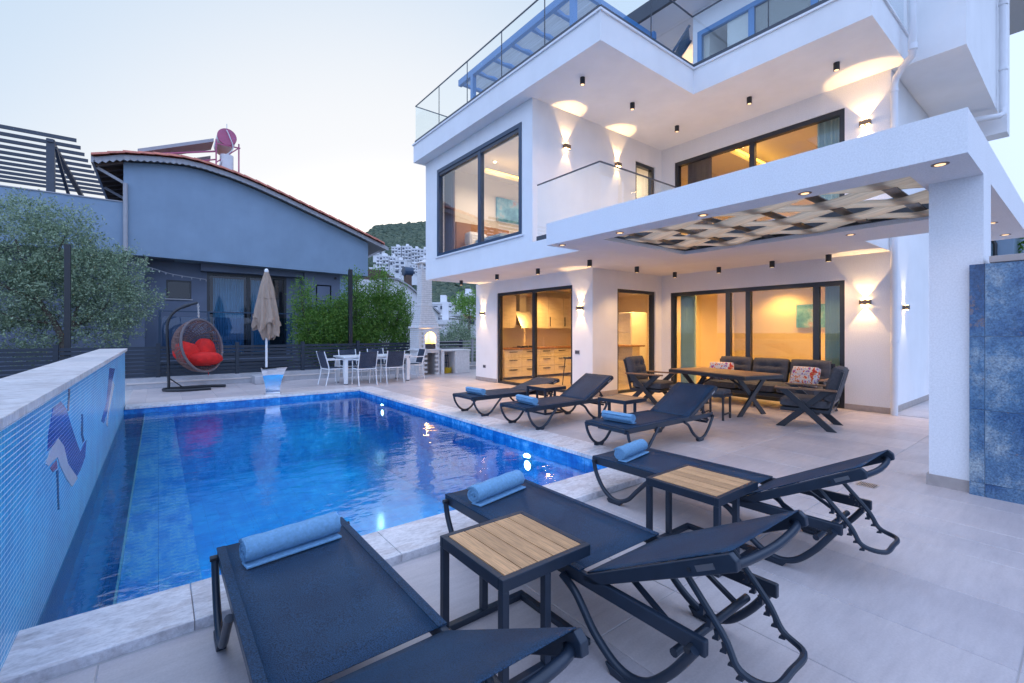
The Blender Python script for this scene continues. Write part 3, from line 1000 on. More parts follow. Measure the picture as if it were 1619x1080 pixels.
WARM = (1, .50, .13)
WARM2 = (1, .74, .52)
def downlight(x, y, z, label, e=0, col=WARM):
    t = thing('ceiling_downlight', label, 'ceiling light', (x, y, z), group='small downlights in the room ceilings')
    part('trim', MB().cyl((0, 0, 0), (0, 0, -.006), .055, .05, 14), 'white_metal', t)
    part('lens', MB().cyl((0, 0, -.006), (0, 0, -.01), .038, .036, 12), 'downlight', t)
    if e:
        lamp('SPOT', (0, 0, -.03), e, col, t, .03, R(150), .9)
for x, y, z, lab, e in (
    (10.7, 3.3, 2.62, 'small ceiling downlight in the living room near its right curtain', 80),
    (12.7, 3.4, 2.62, 'small ceiling downlight over the back wall of the living room, near the picture', 60),
    (12.9, 5.2, 2.62, 'small ceiling downlight over the back wall of the living room, left of centre', 60),
    (10.7, 5.6, 2.62, 'small ceiling downlight in the living room near its left curtain', 75),
    (8.6, 8.2, 2.70, 'small ceiling downlight in the kitchen behind the right door leaf', 90),
    (9.0, 9.8, 2.70, 'small ceiling downlight in the kitchen in front of the range hood', 100),
    (10.6, 7.6, 2.70, 'small ceiling downlight in the kitchen above the tall cupboard', 90),
    (6.6, 8.0, 5.80, 'small bedroom downlight behind the upper right corner of the big bay window', 60),
    (6.9, 9.6, 5.80, 'small bedroom downlight behind the left leaf of the big bay window', 60),
    (8.6, 9.2, 5.80, 'small bedroom downlight over the bed wall of the bay room', 90),
    (8.9, 7.6, 5.80, 'small bedroom downlight over the picture in the bay room', 70),
    (11.0, 5.2, 5.80, 'small downlight of the upper back room behind its left window leaf', 90),
    (11.2, 3.6, 5.80, 'small downlight of the upper back room behind its right window leaf', 90),
    (10.4, 4.9, 8.55, 'small downlight in the penthouse ceiling behind the blue framed window', 14)):
    downlight(x, y, z, lab, e * 1.35, WARM if z < 3 else (WARM2 if x < 9.7 else WARM))
def cove(p0, p1, label):
    t = thing('cove_light', label, 'light strip', p0, w=True)
    part('strip', MB().bar(p0, p1, .05, .03), 'cove', t)
    part('recess_lip', MB().bar((p0[0], p0[1] + .09, p0[2] - .03), (p1[0], p1[1] + .09, p1[2] - .03), .02, .09), 'room_white', t)
cove((6.55, 9.5, 5.5), (8.6, 9.5, 5.5), 'orange light strip along the bedroom ceiling of the bay')
cove((10.3, 5.1, 5.58), (13.2, 5.1, 5.58), 'orange light strip on the ceiling of the upper back room')

# curtains: pleated sheets
def curtain(axis, c, a0, a1, z0, z1, m, label, amp=.035, n=16):
    mb = MB()
    pts = []
    k = n * 4
    for i in range(k + 1):
        a = a0 + (a1 - a0) * i / k
        o = amp * math.sin(2 * math.pi * i / 4 + .5 * math.sin(i * .7))
        pts.append((c + o, a) if axis == 0 else (a, c + o))
    vs = [(p[0], p[1], z0) for p in pts] + [(p[0], p[1], z1) for p in pts]
    N = len(pts)
    mb.add(vs, [(i, i + 1, N + i + 1, N + i) for i in range(N - 1)])
    o = part('curtain', mb, m, None, smooth=False)
    sm = o.modifiers.new('thick', 'SOLIDIFY'); sm.thickness = .006
    tagd(o, label, 'curtain')
    return o
curtain(0, 10.15, 5.9, 6.28, .03, 2.55, 'curtain_pale', 'pale blue grey curtain at the left end of the living room door')
curtain(0, 10.15, 2.9, 3.22, .03, 2.55, 'curtain_pale', 'pale blue grey curtain at the right end of the living room door')
curtain(0, 5.95, 10.05, 10.5, 3.15, 5.6, 'curtain_brown', 'dark curtain at the left end of the bay window', n=8)
curtain(0, 5.95, 6.88, 7.2, 3.15, 5.6, 'curtain_pale', 'pale blue curtain at the right end of the bay window', n=8)
curtain(0, 10.15, 5.5, 6.1, 3.15, 5.6, 'curtain_brown', 'dark brown curtain at the left end of the upper back window', n=10)
curtain(0, 10.15, 2.9, 3.35, 3.15, 5.6, 'curtain_pale', 'pale curtain at the right end of the upper back window', n=8)
curtain(0, 10.05, 3.35, 3.6, FL3 + .05, 8.4, 'curtain_pale', 'pale curtain inside the penthouse window', n=6)
# furniture glimpsed inside
t = thing('bed', 'bed with brown headboard, white pillows and pale blue blanket in the bay room', 'bed', (7.4, 9.7, 3.12), w=True)
part('headboard', MB().box(6.3, 8.1, 10.55, 10.68, 3.12, 4.35), 'headboard', t, bevel=.02)
part('mattress', MB().box(6.35, 8.05, 8.6, 10.5, 3.3, 3.66), 'linen', t, bevel=.06)
part('blanket', MB().box(6.33, 8.07, 8.58, 9.7, 3.4, 3.72), 'blanket', t, bevel=.05)
for x in (6.75, 7.6):
    part('pillow', MB().box(x - .3, x + .3, 10.12, 10.42, 3.68, 4.05), 'linen', t, bevel=.09)
t = thing('wall_picture', 'large pale blue picture on the bay room wall', 'picture', (8.2, 10.7, 4.9), w=True)
part('canvas', MB().box(7.75, 8.75, 10.69, 10.74, 4.62, 5.3), 'picture_print', t)
t = thing('wall_picture', 'small blue picture on the back wall of the living room', 'picture', (13.36, 3.7, 1.7), w=True)
part('canvas', MB().box(13.33, 13.39, 3.9, 4.9, 1.5, 2.1), 'picture_print', t)
# kitchen
kc_ = thing('kitchen_cabinets', 'cream kitchen cabinets with dark bar handles along the end wall', 'cabinets', (9.2, 10.6, 0), w=True)
part('worktop', MB().box(7.7, 11.0, 10.22, 10.87, .88, .92), 'headboard', kc_)
for i in range(5):
    x = 7.7 + i * .64
    for z0, z1 in ((.1, .36), (.37, .63), (.64, .87)):
        f_ = part('drawer', MB().box(x + .004, x + .632, 10.26, 10.87, z0, z1), 'cabinet', kc_)
        part('handle', MB().box(x + .18, x + .46, 10.235, 10.258, z1 - .07, z1 - .05), 'anthracite', None).parent = f_
for i in range(5):
    x = 7.7 + i * .64
    if i == 1: continue
    f_ = part('wall_unit', MB().box(x + .004, x + .632, 10.52, 10.87, 1.5, 2.45), 'cabinet', kc_)
    part('handle', MB().box(x + .05, x + .07, 10.495, 10.518, 1.56, 1.85), 'anthracite', None).parent = f_
t = thing('range_hood', 'slanted dark glass range hood with steel chimney over the hob', 'range hood', (8.66, 10.6, 1.5), w=True)
part('hood_plate', MB().prism([(10.3, 1.5), (10.34, 1.5), (10.66, 2.0), (10.62, 2.0)], 0, 8.37, 8.95), 'brushed', t)
part('chimney', MB().box(8.53, 8.79, 10.6, 10.86, 1.6, 2.68), 'brushed', t)
t = thing('hob', 'black gas hob on the kitchen worktop under the hood', 'hob', (8.66, 10.5, .92), w=True)
hb = MB().box(8.38, 8.94, 10.3, 10.75, .921, .935)
for x in (8.52, 8.80):
    for y in (10.42, 10.63):
        hb.cyl((x, y, .935), (x, y, .97), .06, .05, 10)
part('burners', hb, 'black_metal', t)
t = thing('fridge', 'tall white cupboard fridge seen through the glazed side door', 'fridge', (11, 9, 0), w=True)
part('body', MB().box(10.6, 11.3, 8.1, 8.8, .02, 1.95), 'white_metal', t, bevel=.02)
for z0, z1 in ((.05, .7), (.72, 1.35), (1.37, 1.93)):
    part('door', MB().box(10.57, 10.598, 8.12, 8.78, z0, z1), 'linen', t, bevel=.01)
def stool(loc, rz, label):
    t = thing('bar_stool', label, 'bar stool', loc, rz, 'bar stools in the kitchen')
    for a, b_ in ((-1, -1), (-1, 1), (1, -1), (1, 1)):
        part('leg', MB().bar((a * .2, b_ * .2, 0), (a * .15, b_ * .15, .68), .022, .022), 'black_metal', t)
    part('seat', MB().box(-.19, .19, -.19, .19, .68, .73), 'black_metal', t, bevel=.015)
    r = MB()
    for z in (.25,): 
        r.bar((-.19, -.19, z), (.19, -.19, z), .015, .015); r.bar((-.19, .19, z), (.19, .19, z), .015, .015); r.bar((-.19, -.19, z), (-.19, .19, z), .015, .015)
    part('footrest', r, 'black_metal', t)
    bk = MB()
    bk.tube([(.17, -.17, .7), (.2, -.18, 1.0), (.2, 0, 1.03), (.2, .18, 1.0), (.17, .17, .7)], .012, 6)
    for y in (-.09, 0, .09): bk.tube([(.18, y, .7), (.2, y, 1.01)], .007, 6)
    part('back', bk, 'black_metal', t)
stool((8.5, 8.35, .012), .2, 'black metal bar stool with a curved back, just inside the right kitchen door leaf')
stool((9.2, 8.0, .012), -.3, 'black metal bar stool, further into the kitchen than the other one')
t = thing('breakfast_bar', 'dark topped breakfast bar behind the bar stools in the kitchen', 'counter', (9.6, 8.6, 0), w=True)
part('top', MB().box(9.5, 10.1, 7.3, 8.9, 1.0, 1.04), 'headboard', t)
part('panel', MB().box(9.7, 10.0, 7.4, 8.8, .012, 1.0), 'cabinet', t)

# sockets on the kitchen wall
for loc, lab in (((KX, 10.66, .41), 'grey double wall socket low on the white wall left of the kitchen door'),
                 ((KX, 7.04, .94), 'grey wall switch on the white wall right of the kitchen door')):
    t = thing('wall_socket', lab, 'socket', loc)
    part('plate', MB().box(-.012, 0, -.07, .07, -.045, .045), 'gutter', t, bevel=.004)
    part('insert', MB().box(-.016, -.012, -.055, -.005, -.03, .03), 'ink', t)
    part('insert', MB().box(-.016, -.012, .005, .055, -.03, .03), 'ink', t)

# ---------------------------------------------------------------- wall lamps and ceiling spots
def wall_lamp(loc, rz, label, e_up, e_dn, ang=66, col=(1, .62, .26)):
    """local: wall at x=0, lamp sticks out along -x"""
    t = thing('wall_lamp', label, 'wall lamp', loc, rz, 'up and down wall lamps on the villa')
    part('body', MB().box(-.075, 0, -.08, .08, -.038, .038), 'bronze', t, bevel=.004)
    for y in (-.04, .04):
        for s_ in (1, -1):
            part('lens', MB().cyl((-.04, y, s_ * .0385), (-.04, y, s_ * .041), .026, .026, 12), 'lens_warm', t)
    lamp('SPOT', (-.05, 0, .05), e_up * .75, col, t, .012, R(ang), .28, (.03, 0, 1))
    lamp('SPOT', (-.05, 0, -.05), e_dn * .7, col, t, .006, R(ang), .3, (.03, 0, -1))
    return t
wall_lamp((KX, 10.73, 1.91), 0, 'bronze wall lamp left of the kitchen sliding door', 16, 16)
wall_lamp((KX, 6.94, 1.91), 0, 'bronze wall lamp between kitchen door and the wall corner', 16, 16)
wall_lamp((BX, 2.50, 1.91), 0, 'bronze wall lamp right of the living room sliding door, above the armchair', 20, 18, 76)
wall_lamp((10.6, 2.15, 1.83), math.pi / 2, 'bronze wall lamp on the pale side passage wall, nearer one', 16, 16, 50, (1, .8, .62))
wall_lamp((12.8, 2.15, 1.83), math.pi / 2, 'bronze wall lamp on the pale side passage wall, partly behind the white pillar', 16, 16, 50, (1, .8, .62))
wall_lamp((6.5, RY, 5.12), math.pi / 2, 'bronze wall lamp upstairs near the outer corner of the bay', 22, 10)
wall_lamp((8.1, RY, 5.12), math.pi / 2, 'bronze wall lamp upstairs between bay corner and narrow window', 22, 10)
wall_lamp((BX, 2.5, 5.05), 0, 'bronze wall lamp upstairs right of the wide back window', 26, 14, 84)
wall_lamp((11.6, 6.5, 7.9), 0, 'bronze wall lamp on the penthouse wall behind the folding chair', 40, 30, 90)

def spot(loc, label, e=6):
    t = thing('ceiling_spot', label, 'spotlight', loc, group='black cylinder spotlights under the villa slabs')
    part('can', MB().tube([(0, 0, 0), (0, 0, -.12), (0, 0, -.122), (0, 0, -.10)], [.045, .045, .038, .036], 20), 'black_metal', t, smooth=True)
    part('lens', MB().cyl((0, 0, -.1205), (0, 0, -.1225), .034, .032, 14), 'lens_spot', t)
    lamp('SPOT', (0, 0, -.135), e, (1, .60, .26), t, .03, R(120), .8)
for x, y, lab in ((6.4, 10.45, 'black cylinder spotlight under the bay, the leftmost one'),
                  (6.4, 8.82, 'black cylinder spotlight under the bay, above the left kitchen door leaf'),
                  (6.5, 7.45, 'black cylinder spotlight under the bay, above the right kitchen door leaf'),
                  (6.5, 5.95, 'black cylinder spotlight over the outer wall corner below the bay'),
                  (7.95, 5.95, 'black cylinder spotlight above the glazed side door'),
                  (9.38, 5.97, 'black cylinder spotlight tucked into the inner corner of the ground floor'),
                  (9.38, 4.93, 'black cylinder spotlight above the left leaf of the living room door'),
                  (9.38, 3.87, 'black cylinder spotlight above the middle of the living room door'),
                  (9.38, 2.93, 'black cylinder spotlight above the right end of the living room door')):
    spot((x, y, CE), lab, 27)
for x, y, lab in ((5.88, 5.55, 'black cylinder spotlight under the roof terrace nearest its outer corner'),
                  (7.3, 5.57, 'black cylinder spotlight under the roof terrace before the second wall lamp'),
                  (8.88, 5.6, 'black cylinder spotlight under the roof terrace in the inner corner'),
                  (8.88, 4.07, 'black cylinder spotlight under the roof terrace above the wide window'),
                  (8.88, 2.66, 'black cylinder spotlight under the roof terrace beside the glowing arc')):
    spot((x, y, CE2), lab, 22)

# ---------------------------------------------------------------- glass balustrades
def balustrade(label, runs, z0, z1, posts=True, bottom=True, gl='glass_clear', rail='slat_blue'):
    p0 = runs[0][0]
    t = thing('glass_balustrade', label, 'balustrade', (p0[0], p0[1], z0), w=True)
    rl = MB(); ch = MB()
    for (a, b_, n) in runs:
        a, b_ = Vector((*a, 0)), Vector((*b_, 0))
        rl.bar(a + Vector((0, 0, z1 + .01)), b_ + Vector((0, 0, z1 + .01)), .022, .02)
        if bottom:
            ch.bar(a + Vector((0, 0, z0 + .045)), b_ + Vector((0, 0, z0 + .045)), .05, .085)
        d = (b_ - a) / n
        for i in range(n):
            u, v = a + d * i + d.normalized() * .008, a + d * (i + 1) - d.normalized() * .008
            part('glass_panel', MB().bar(u + Vector((0, 0, (z0 + z1) / 2)), v + Vector((0, 0, (z0 + z1) / 2)), .012, z1 - z0 - .01), gl, t)
            if posts and i:
                part('clip', MB().bar(a + d * i + Vector((0, 0, z0)), a + d * i + Vector((0, 0, z1)), .014, .016), rail, t)
    part('handrail', rl, rail, t)
    if bottom:
        part('shoe', ch, rail, t)
    return t
balustrade('frameless glass balustrade with dark rail around the roof terrace', [((5.37, 11.06), (5.37, 4.70), 5), ((5.37, 4.70), (7.97, 4.70), 2), ((7.97, 4.70), (7.97, 1.99), 2), ((7.97, 1.99), (9.8, 1.99), 1), ((5.37, 11.06), (8.5, 11.06), 2)], FL3 + .035, 7.33)
balustrade('glass balustrade of the first floor balcony over the pergola', [((5.66, 6.5), (5.66, 4.96), 1), ((5.66, 4.96), (9.7, 4.96), 3)], FL2, 4.15)

# ================================================================ PERGOLA
P = thing('pergola', 'white flat roofed pergola with woven cream fabric ceiling on one square pillar', 'pergola', (5.57, .95, 0), w=True)
PZ0, PZ1 = 2.745, 3.085
PXA, PXB, PYA, PYB = 4.8, 9.78, .6, 5.3
HX0, HX1, HY0, HY1 = 5.15, 7.3, 1.0, 4.45
part('front_beam', MB().box(PXA, HX0, PYA, PYB, PZ0, PZ1), 'rough_render', P)
part('side_beam', MB().box(HX0, PXB, PYA, HY0, PZ0 , PZ1), 'rough_render', P)
part('left_beam', MB().box(HX0, 8.305, HY1, 5.055, PZ0, PZ1), 'rough_render', P)
part('left_end', MB().box(HX0, UX - .004, 5.055, PYB, PZ0, PZ1), 'rough_render', P)
part('back_beam', MB().box(HX1, 8.305, HY0, HY1, PZ0, PZ1), 'rough_render', P)
part('pillar', MB().box(5.57, 6.0, .6, .95, 0, PZ0), 'rough_render', P)
part('pillar_skirting', MB().box(5.555, 6.015, .585, .965, 0, .1), 'skirting_stone', P)
fr = MB()
fr.box(HX0 + .01, HX1 - .01, HY1 - .05, HY1 - .002, PZ0 + .06, PZ1 - .02)
fr.box(HX1 - .05, HX1 - .002, HY0 + .01, HY1 - .05, PZ0 + .06, PZ1 - .02)
part('steel_edge', fr, 'black_metal', P)
# dark flat bars across (along X) with fabric ribbons woven over and under
barsY = [HY0 + .27 + i * .58 for i in range(6)]
for y in barsY:
    part('flat_bar', MB().box(HX0 + .0, HX1 - .05, y - .06, y + .06, 2.810, 2.820), 'black_metal', P)
ribs = 5
rw = (HX1 - HX0) / ribs
for k in range(ribs):
    xc = HX0 + rw * (k + .5)
    N = 60
    vs = []
    for i in range(N + 1):
        y = HY0 - .0 + (HY1 - .05 - HY0) * i / N
        ph = (y - barsY[0]) / .58
        s_ = math.cos(math.pi * ph) * (1 if k % 2 else -1)
        z = 2.815 + .036 * s_
        squeeze = .5 * rw * (.985 - .10 * (abs(s_) ** 4))
        vs.append((xc - squeeze, y, z + .004 * math.sin(i)))
        vs.append((xc, y, z - .008))
        vs.append((xc + squeeze, y, z))
    mb = MB()
    fs = []
    for i in range(N):
        for j in (0, 1):
            a = i * 3 + j
            fs.append((a, a + 1, a + 4, a + 3))
    mb.add(vs, fs)
    o = part('fabric_ribbon', mb, 'shade_cloth', P, smooth=True)
    sm = o.modifiers.new('thick', 'SOLIDIFY'); sm.thickness = .004
for x, y, lab in ((4.97, .78, 'recessed round downlight at the outer right corner of the pergola beam'),
                  (4.97, 1.75, 'recessed round downlight in the front pergola beam, second from the pillar'),
                  (4.97, 2.8, 'recessed round downlight in the front pergola beam, third from the pillar'),
                  (4.97, 4.0, 'recessed round downlight in the front pergola beam near its left third'),
                  (4.97, 5.12, 'recessed round downlight at the far left end of the front pergola beam'),
                  (8.16, .81, 'recessed round downlight in the side pergola beam, farther right of the pillar'),
                  (7.6, 2.11, 'recessed round downlight in the rear pergola beam above the armchair'),
                  (9.3, .79, 'recessed round downlight at the rear end of the side pergola beam')):
    t = thing('recessed_light', lab, 'ceiling light', (x, y, PZ0), group='recessed lights in the pergola beams')
    part('trim', MB().tube([(0, 0, .001), (0, 0, -.004), (0, 0, -.004)], [.058, .056, .042], 22), 'bronze', t)
    part('lens', MB().cyl((0, 0, -.0045), (0, 0, -.0065), .036, .034, 16), 'lens_spot', t)
    lamp('SPOT', (0, 0, -.02), 3, (1, .6, .26), t, .03, R(110), .8)

# ================================================================ BLUE STONE WALL
t = thing('marble_wall', 'chest high wall clad in blue marble slabs with a thin stone coping', 'wall', (5.55, -1, 0), w=True)
part('core', MB().box(5.585, 5.82, -4.5, .58, 0, 1.96), 'mortar', t)
zs = [0, .115, .735, 1.36, 1.975]
ys = [.68, .585, -.63, -1.85, -3.07, -4.3]
J = .003
for i in range(len(zs) - 1):
    for j in range(len(ys) - 1):
        y1_, y0_ = ys[j], ys[j + 1]
        if j == 0:
            pass
        o = part('slab', MB().box(0, .045, 0, y1_ - y0_ - J, 0, zs[i + 1] - zs[i] - J), 'blue_marble', t)
        o.matrix_parent_inverse = Matrix.Translation(-Vector(t.location))
        o.location = (5.515, y0_ + J, zs[i])
part('joint', MB().box(5.53, 5.559, -4.3, .679, .05, 1.97), 'far_white', t)
part('coping', MB().box(5.50, 5.86, -4.5, .56, 1.976, 2.03), 'skirting_stone', t, bevel=.004)

# floor drain
t = thing('floor_drain', 'rectangular grated floor drain in the deck tiles', 'drain', (5.1, 1.29, .002))
part('frame', MB().box(-.075, .075, -.075, .075, 0, .002), 'brushed', t)
for i in range(9):
    part('slot', MB().box(-.06, .06, -.062 + i * .0145, -.056 + i * .0145, .002, .0035), 'ink', t)
# ================================================================ SUN LOUNGERS
def make_lounger(label, ang=28.0):
    """local: foot end at x=0, head along +x, width along y"""
    t = thing('sun_lounger', label, 'sun lounger', group='sun loungers round the pool')
    W2, H, ZR = .285, .335, .30
    for s in (-1, 1):
        part('side_rail', MB().box(.0, 1.79, s * W2 - .014, s * W2 + .014, ZR - .03, ZR + .03), 'loung_metal', t, bevel=.006)
        y = s * (W2 + .026)
        # front leg: U shaped bent tube
        p = smoothpath([(.02, y, ZR + .005), (.05, y, .2), (.13, y, .085), (.24, y, .028), (.36, y, .06), (.47, y, .17), (.58, y, ZR - .02)], 7)
        lg_ = part('leg', MB().tube(p, .017, 10), 'loung_metal', t, smooth=True)
        ft = MB().prism([(.17, .03), (.19, 0), (.30, 0), (.33, .04), (.25, .024)], 1, y - .02, y + .02)
        part('foot', ft, 'loung_metal', lg_, bevel=.004)
        p = smoothpath([(1.10, y, ZR - .02), (1.19, y, .23), (1.30, y, .11), (1.43, y, .035), (1.55, y, .05), (1.66, y, .15), (1.76, y, ZR - .01)], 7)
        lg_ = part('leg', MB().tube(p, .018, 10), 'loung_metal', t, smooth=True)
        ft = MB().prism([(1.37, .04), (1.40, 0), (1.50, 0), (1.53, .04), (1.46, .026)], 1, y - .021, y + .021)
        part('foot', ft, 'loung_metal', lg_, bevel=.004)
        part('bolt', MB().cyl((.03, y - s * .01, ZR), (.03, y + s * .022, ZR), .014, .014, 10), 'black_metal', t)
        part('bolt', MB().cyl((1.74, y - s * .01, ZR - .01), (1.74, y + s * .022, ZR - .01), .012, .012, 10), 'black_metal', t)
    part('end_bar', MB().box(-.012, .02, -W2 - .015, W2 + .015, H - .045, H - .006), 'loung_metal', t, bevel=.008)
    part('cross_bar', MB().tube([(1.66, -W2, .215), (1.66, W2, .215)], .017, 10), 'loung_metal', t, smooth=True)
    part('hinge_bar', MB().tube([(1.2, -W2, .285), (1.2, W2, .285)], .014, 8), 'loung_metal', t, smooth=True)
    # seat sling, very slightly sagging
    N, Mm = 10, 6
    vs, fs = [], []
    for i in range(N + 1):
        for j in range(Mm + 1):
            x = .002 + 1.20 * i / N
            yy = -W2 + .005 + (2 * W2 - .01) * j / Mm
            vs.append((x, yy, H - .010 * math.sin(math.pi * j / Mm) * math.sin(math.pi * i / N)))
    for i in range(N):
        for j in range(Mm):
            a = i * (Mm + 1) + j
            fs.append((a, a + Mm + 1, a + Mm + 2, a + 1))
    se = part('seat_sling', MB().add(vs, fs), 'sling', t, smooth=True)
    sm = se.modifiers.new('thick', 'SOLIDIFY'); sm.thickness = .003; sm.offset = -1
    for s in (-1, 1):
        part('hem', MB().box(.0, 1.2, s * W2 - .018, s * W2 + .018, H - .006, H + .0015), 'sling', se)
    # backrest, tilted about the hinge
    a = R(ang)
    M = Matrix.Translation((1.215, 0, H - .015)) @ Matrix.Rotation(-a, 4, 'Y')
    L = .745
    for s in (-1, 1):
        rl_ = MB().prism([(0, -.028), (0, -.002), (L, -.002), (L + .012, -.03), (L, -.062), (.06, -.05)], 1, s * W2 - .014, s * W2 + .014)
        rl_.v = [tuple(M @ Vector(q)) for q in rl_.v]
        part('back_rail', rl_, 'loung_metal', t, bevel=.004)
        part('maker_plate', MB().box(L - .15, L - .075, s * (W2 + .0143) - .001, s * (W2 + .0143) + .001, -.044, -.024, M), 'brushed', t)
        part('rivet', MB().cyl(M @ Vector((L - .18, s * (W2 + .0135), -.034)), M @ Vector((L - .18, s * (W2 + .017), -.034)), .008, .008, 8), 'black_metal', t)
    hd = smoothpath([M @ Vector(q) for q in ((L - .05, -W2, -.035), (L - .02, -W2 * .8, -.05), (L - .01, 0, -.062), (L - .02, W2 * .8, -.05), (L - .05, W2, -.035))], 5)
    part('head_tube', MB().tube(hd, .016, 10), 'loung_metal', t, smooth=True)
    vs, fs = [], []
    for i in range(N + 1):
        for j in range(Mm + 1):
            x = L * i / N
            yy = -W2 + .002 + (2 * W2 - .004) * j / Mm
            vs.append(M @ Vector((x, yy, .003 - .012 * math.sin(math.pi * j / Mm) * math.sin(math.pi * i / N))))
    bk = part('back_sling', MB().add(vs, [(i * 7 + j, (i + 1) * 7 + j, (i + 1) * 7 + j + 1, i * 7 + j + 1) for i in range(N) for j in range(Mm)]), 'sling', t, smooth=True)
    sm = bk.modifiers.new('thick', 'SOLIDIFY'); sm.thickness = .003; sm.offset = -1
    # toothed prop: U frame hanging from the backrest over the cross bar
    A = M @ Vector((.44, 0, -.05))
    B = Vector((1.95, 0, .19))
    yv = .175
    pth = smoothpath([(A.x, -yv, A.z), ((A.x + B.x) / 2, -yv, (A.z + B.z) / 2 - .03), (B.x - .10, -yv, B.z + .02), (B.x - .01, -yv + .04, B.z), (B.x, 0, B.z), (B.x - .01, yv - .04, B.z), (B.x - .10, yv, B.z + .02), ((A.x + B.x) / 2, yv, (A.z + B.z) / 2 - .03), (A.x, yv, A.z)], 6)
    rk = part('prop_frame', MB().tube(pth, .013, 8), 'loung_metal', t, smooth=True)
    for s in (-1, 1):
        for q in range(6):
            tb = MB()
            f = .30 + q * .11
            c = Vector((A.x, s * yv, A.z)).lerp(Vector((B.x - .06, s * yv, B.z)), f) + Vector((0, 0, -.03))
            tb.prism([(c.x - .006, c.z + .012), (c.x + .014, c.z + .008), (c.x + .012, c.z - .022), (c.x - .012, c.z - .026), (c.x - .010, c.z - .016), (c.x, c.z - .012)], 1, c.y - .009, c.y + .009)
            part('tooth', tb, 'loung_metal', rk)
    for s in (-1, 1):
        part('strut', MB().bar(M @ Vector((.18, s * .2, -.05)), (1.66, s * .2, .215), .018, .018), 'loung_metal', t)
    return t
S = R(-90)
l1 = make_lounger('charcoal sun lounger nearest the camera at the lower left, its foot over the pool edge')
l1.location = (.53, 2.66, 0); l1.rotation_euler = (0, 0, S)
l2 = dup(l1, (1.785, 2.62, 0), S, 'charcoal sun lounger in the middle foreground between the two nearest side tables')
l3 = dup(l1, (3.24, 2.66, 0), R(-89), 'charcoal sun lounger in the foreground behind the right side table, at the pool corner')
l6 = dup(l1, (4.03, 3.46, 0), R(-1), 'charcoal sun lounger right of the pool, nearest of its row, before the outdoor table')
l5 = dup(l1, (4.03, 5.17, 0), R(1), 'charcoal sun lounger beside the pool, middle one of the right row')
l4 = make_lounger('charcoal sun lounger beside the pool with the flattest backrest, farthest of the right row', 15)
l4.location = (4.0, 6.5, 0)

# rolled towels
def make_towel(label):
    t = thing('rolled_towel', label, 'towel', group='rolled blue towels on the loungers')
    Rr, Ln = .062, .44
    # spiral roll, long axis along y
    sec = []
    turns, n = 2.6, 64
    for i in range(n + 1):
        a = 2 * math.pi * turns * i / n
        r = .012 + (Rr - .012) * i / n
        sec.append((r * math.cos(a - 1.2), r * math.sin(a - 1.2) * .94))
    inner = []
    for i in range(n, -1, -1):
        a = 2 * math.pi * turns * i / n
        r = .012 + (Rr - .012) * i / n - .0115
        inner.append((max(r, .002) * math.cos(a - 1.2), max(r, .002) * math.sin(a - 1.2) * .94))
    mb = MB()
    ny = 14
    rg = random.Random(3)
    prof = sec + inner
    k = len(prof)
    vs, fs = [], []
    for j in range(ny + 1):
        y = -Ln / 2 + Ln * j / ny
        wob = 1 + .03 * math.sin(j * 1.3) + rg.uniform(-.012, .012)
        for (x, z) in prof:
            vs.append((x * wob, y + rg.uniform(-.003, .003), z * wob + Rr * .94))
    for j in range(ny):
        for i in range(k):
            fs.append((j * k + i, j * k + (i + 1) % k, (j + 1) * k + (i + 1) % k, (j + 1) * k + i))
    for j in (0, ny):
        for i in range(n):
            q = (j * k + i, j * k + i + 1, j * k + k - 2 - i, j * k + k - 1 - i)
            fs.append(q if j else q[::-1])
    part('cloth', mb.add(vs, fs), 'towel_blue', t, smooth=True)
    part('core', MB().tube([(0, -Ln / 2 + .004, Rr * .94), (0, Ln / 2 - .004, Rr * .94)], Rr * .72, 14), 'towel_blue', t, smooth=True)
    part('loose_flap', MB().box(-.01, .066, -Ln / 2, Ln / 2, .0, .011), 'towel_blue', t, bevel=.004)
    return t
tw = make_towel('large rolled blue towel on the nearest lounger at the lower left')
tw.location = (.52, 2.42, .338); tw.rotation_euler = (0, 0, R(-82))
for (x, y, rz, lab) in ((1.74, 2.40, -78, 'rolled blue towel on the foreground lounger beside the nearest side table'),
                        (3.18, 2.44, -80, 'rolled blue towel on the lounger at the pool corner'),
                        (4.28, 3.47, 4, 'rolled blue towel on the closest lounger of the right row'),
                        (4.28, 5.16, -5, 'rolled blue towel on the middle lounger of the right row'),
                        (4.26, 6.5, 3, 'rolled blue towel on the farthest lounger of the right row')):
    d_ = dup(tw, (x, y, .338), R(rz), lab)
    d_.scale = (random.uniform(.88, 1.08), random.uniform(.86, 1.02), random.uniform(.88, 1.06))

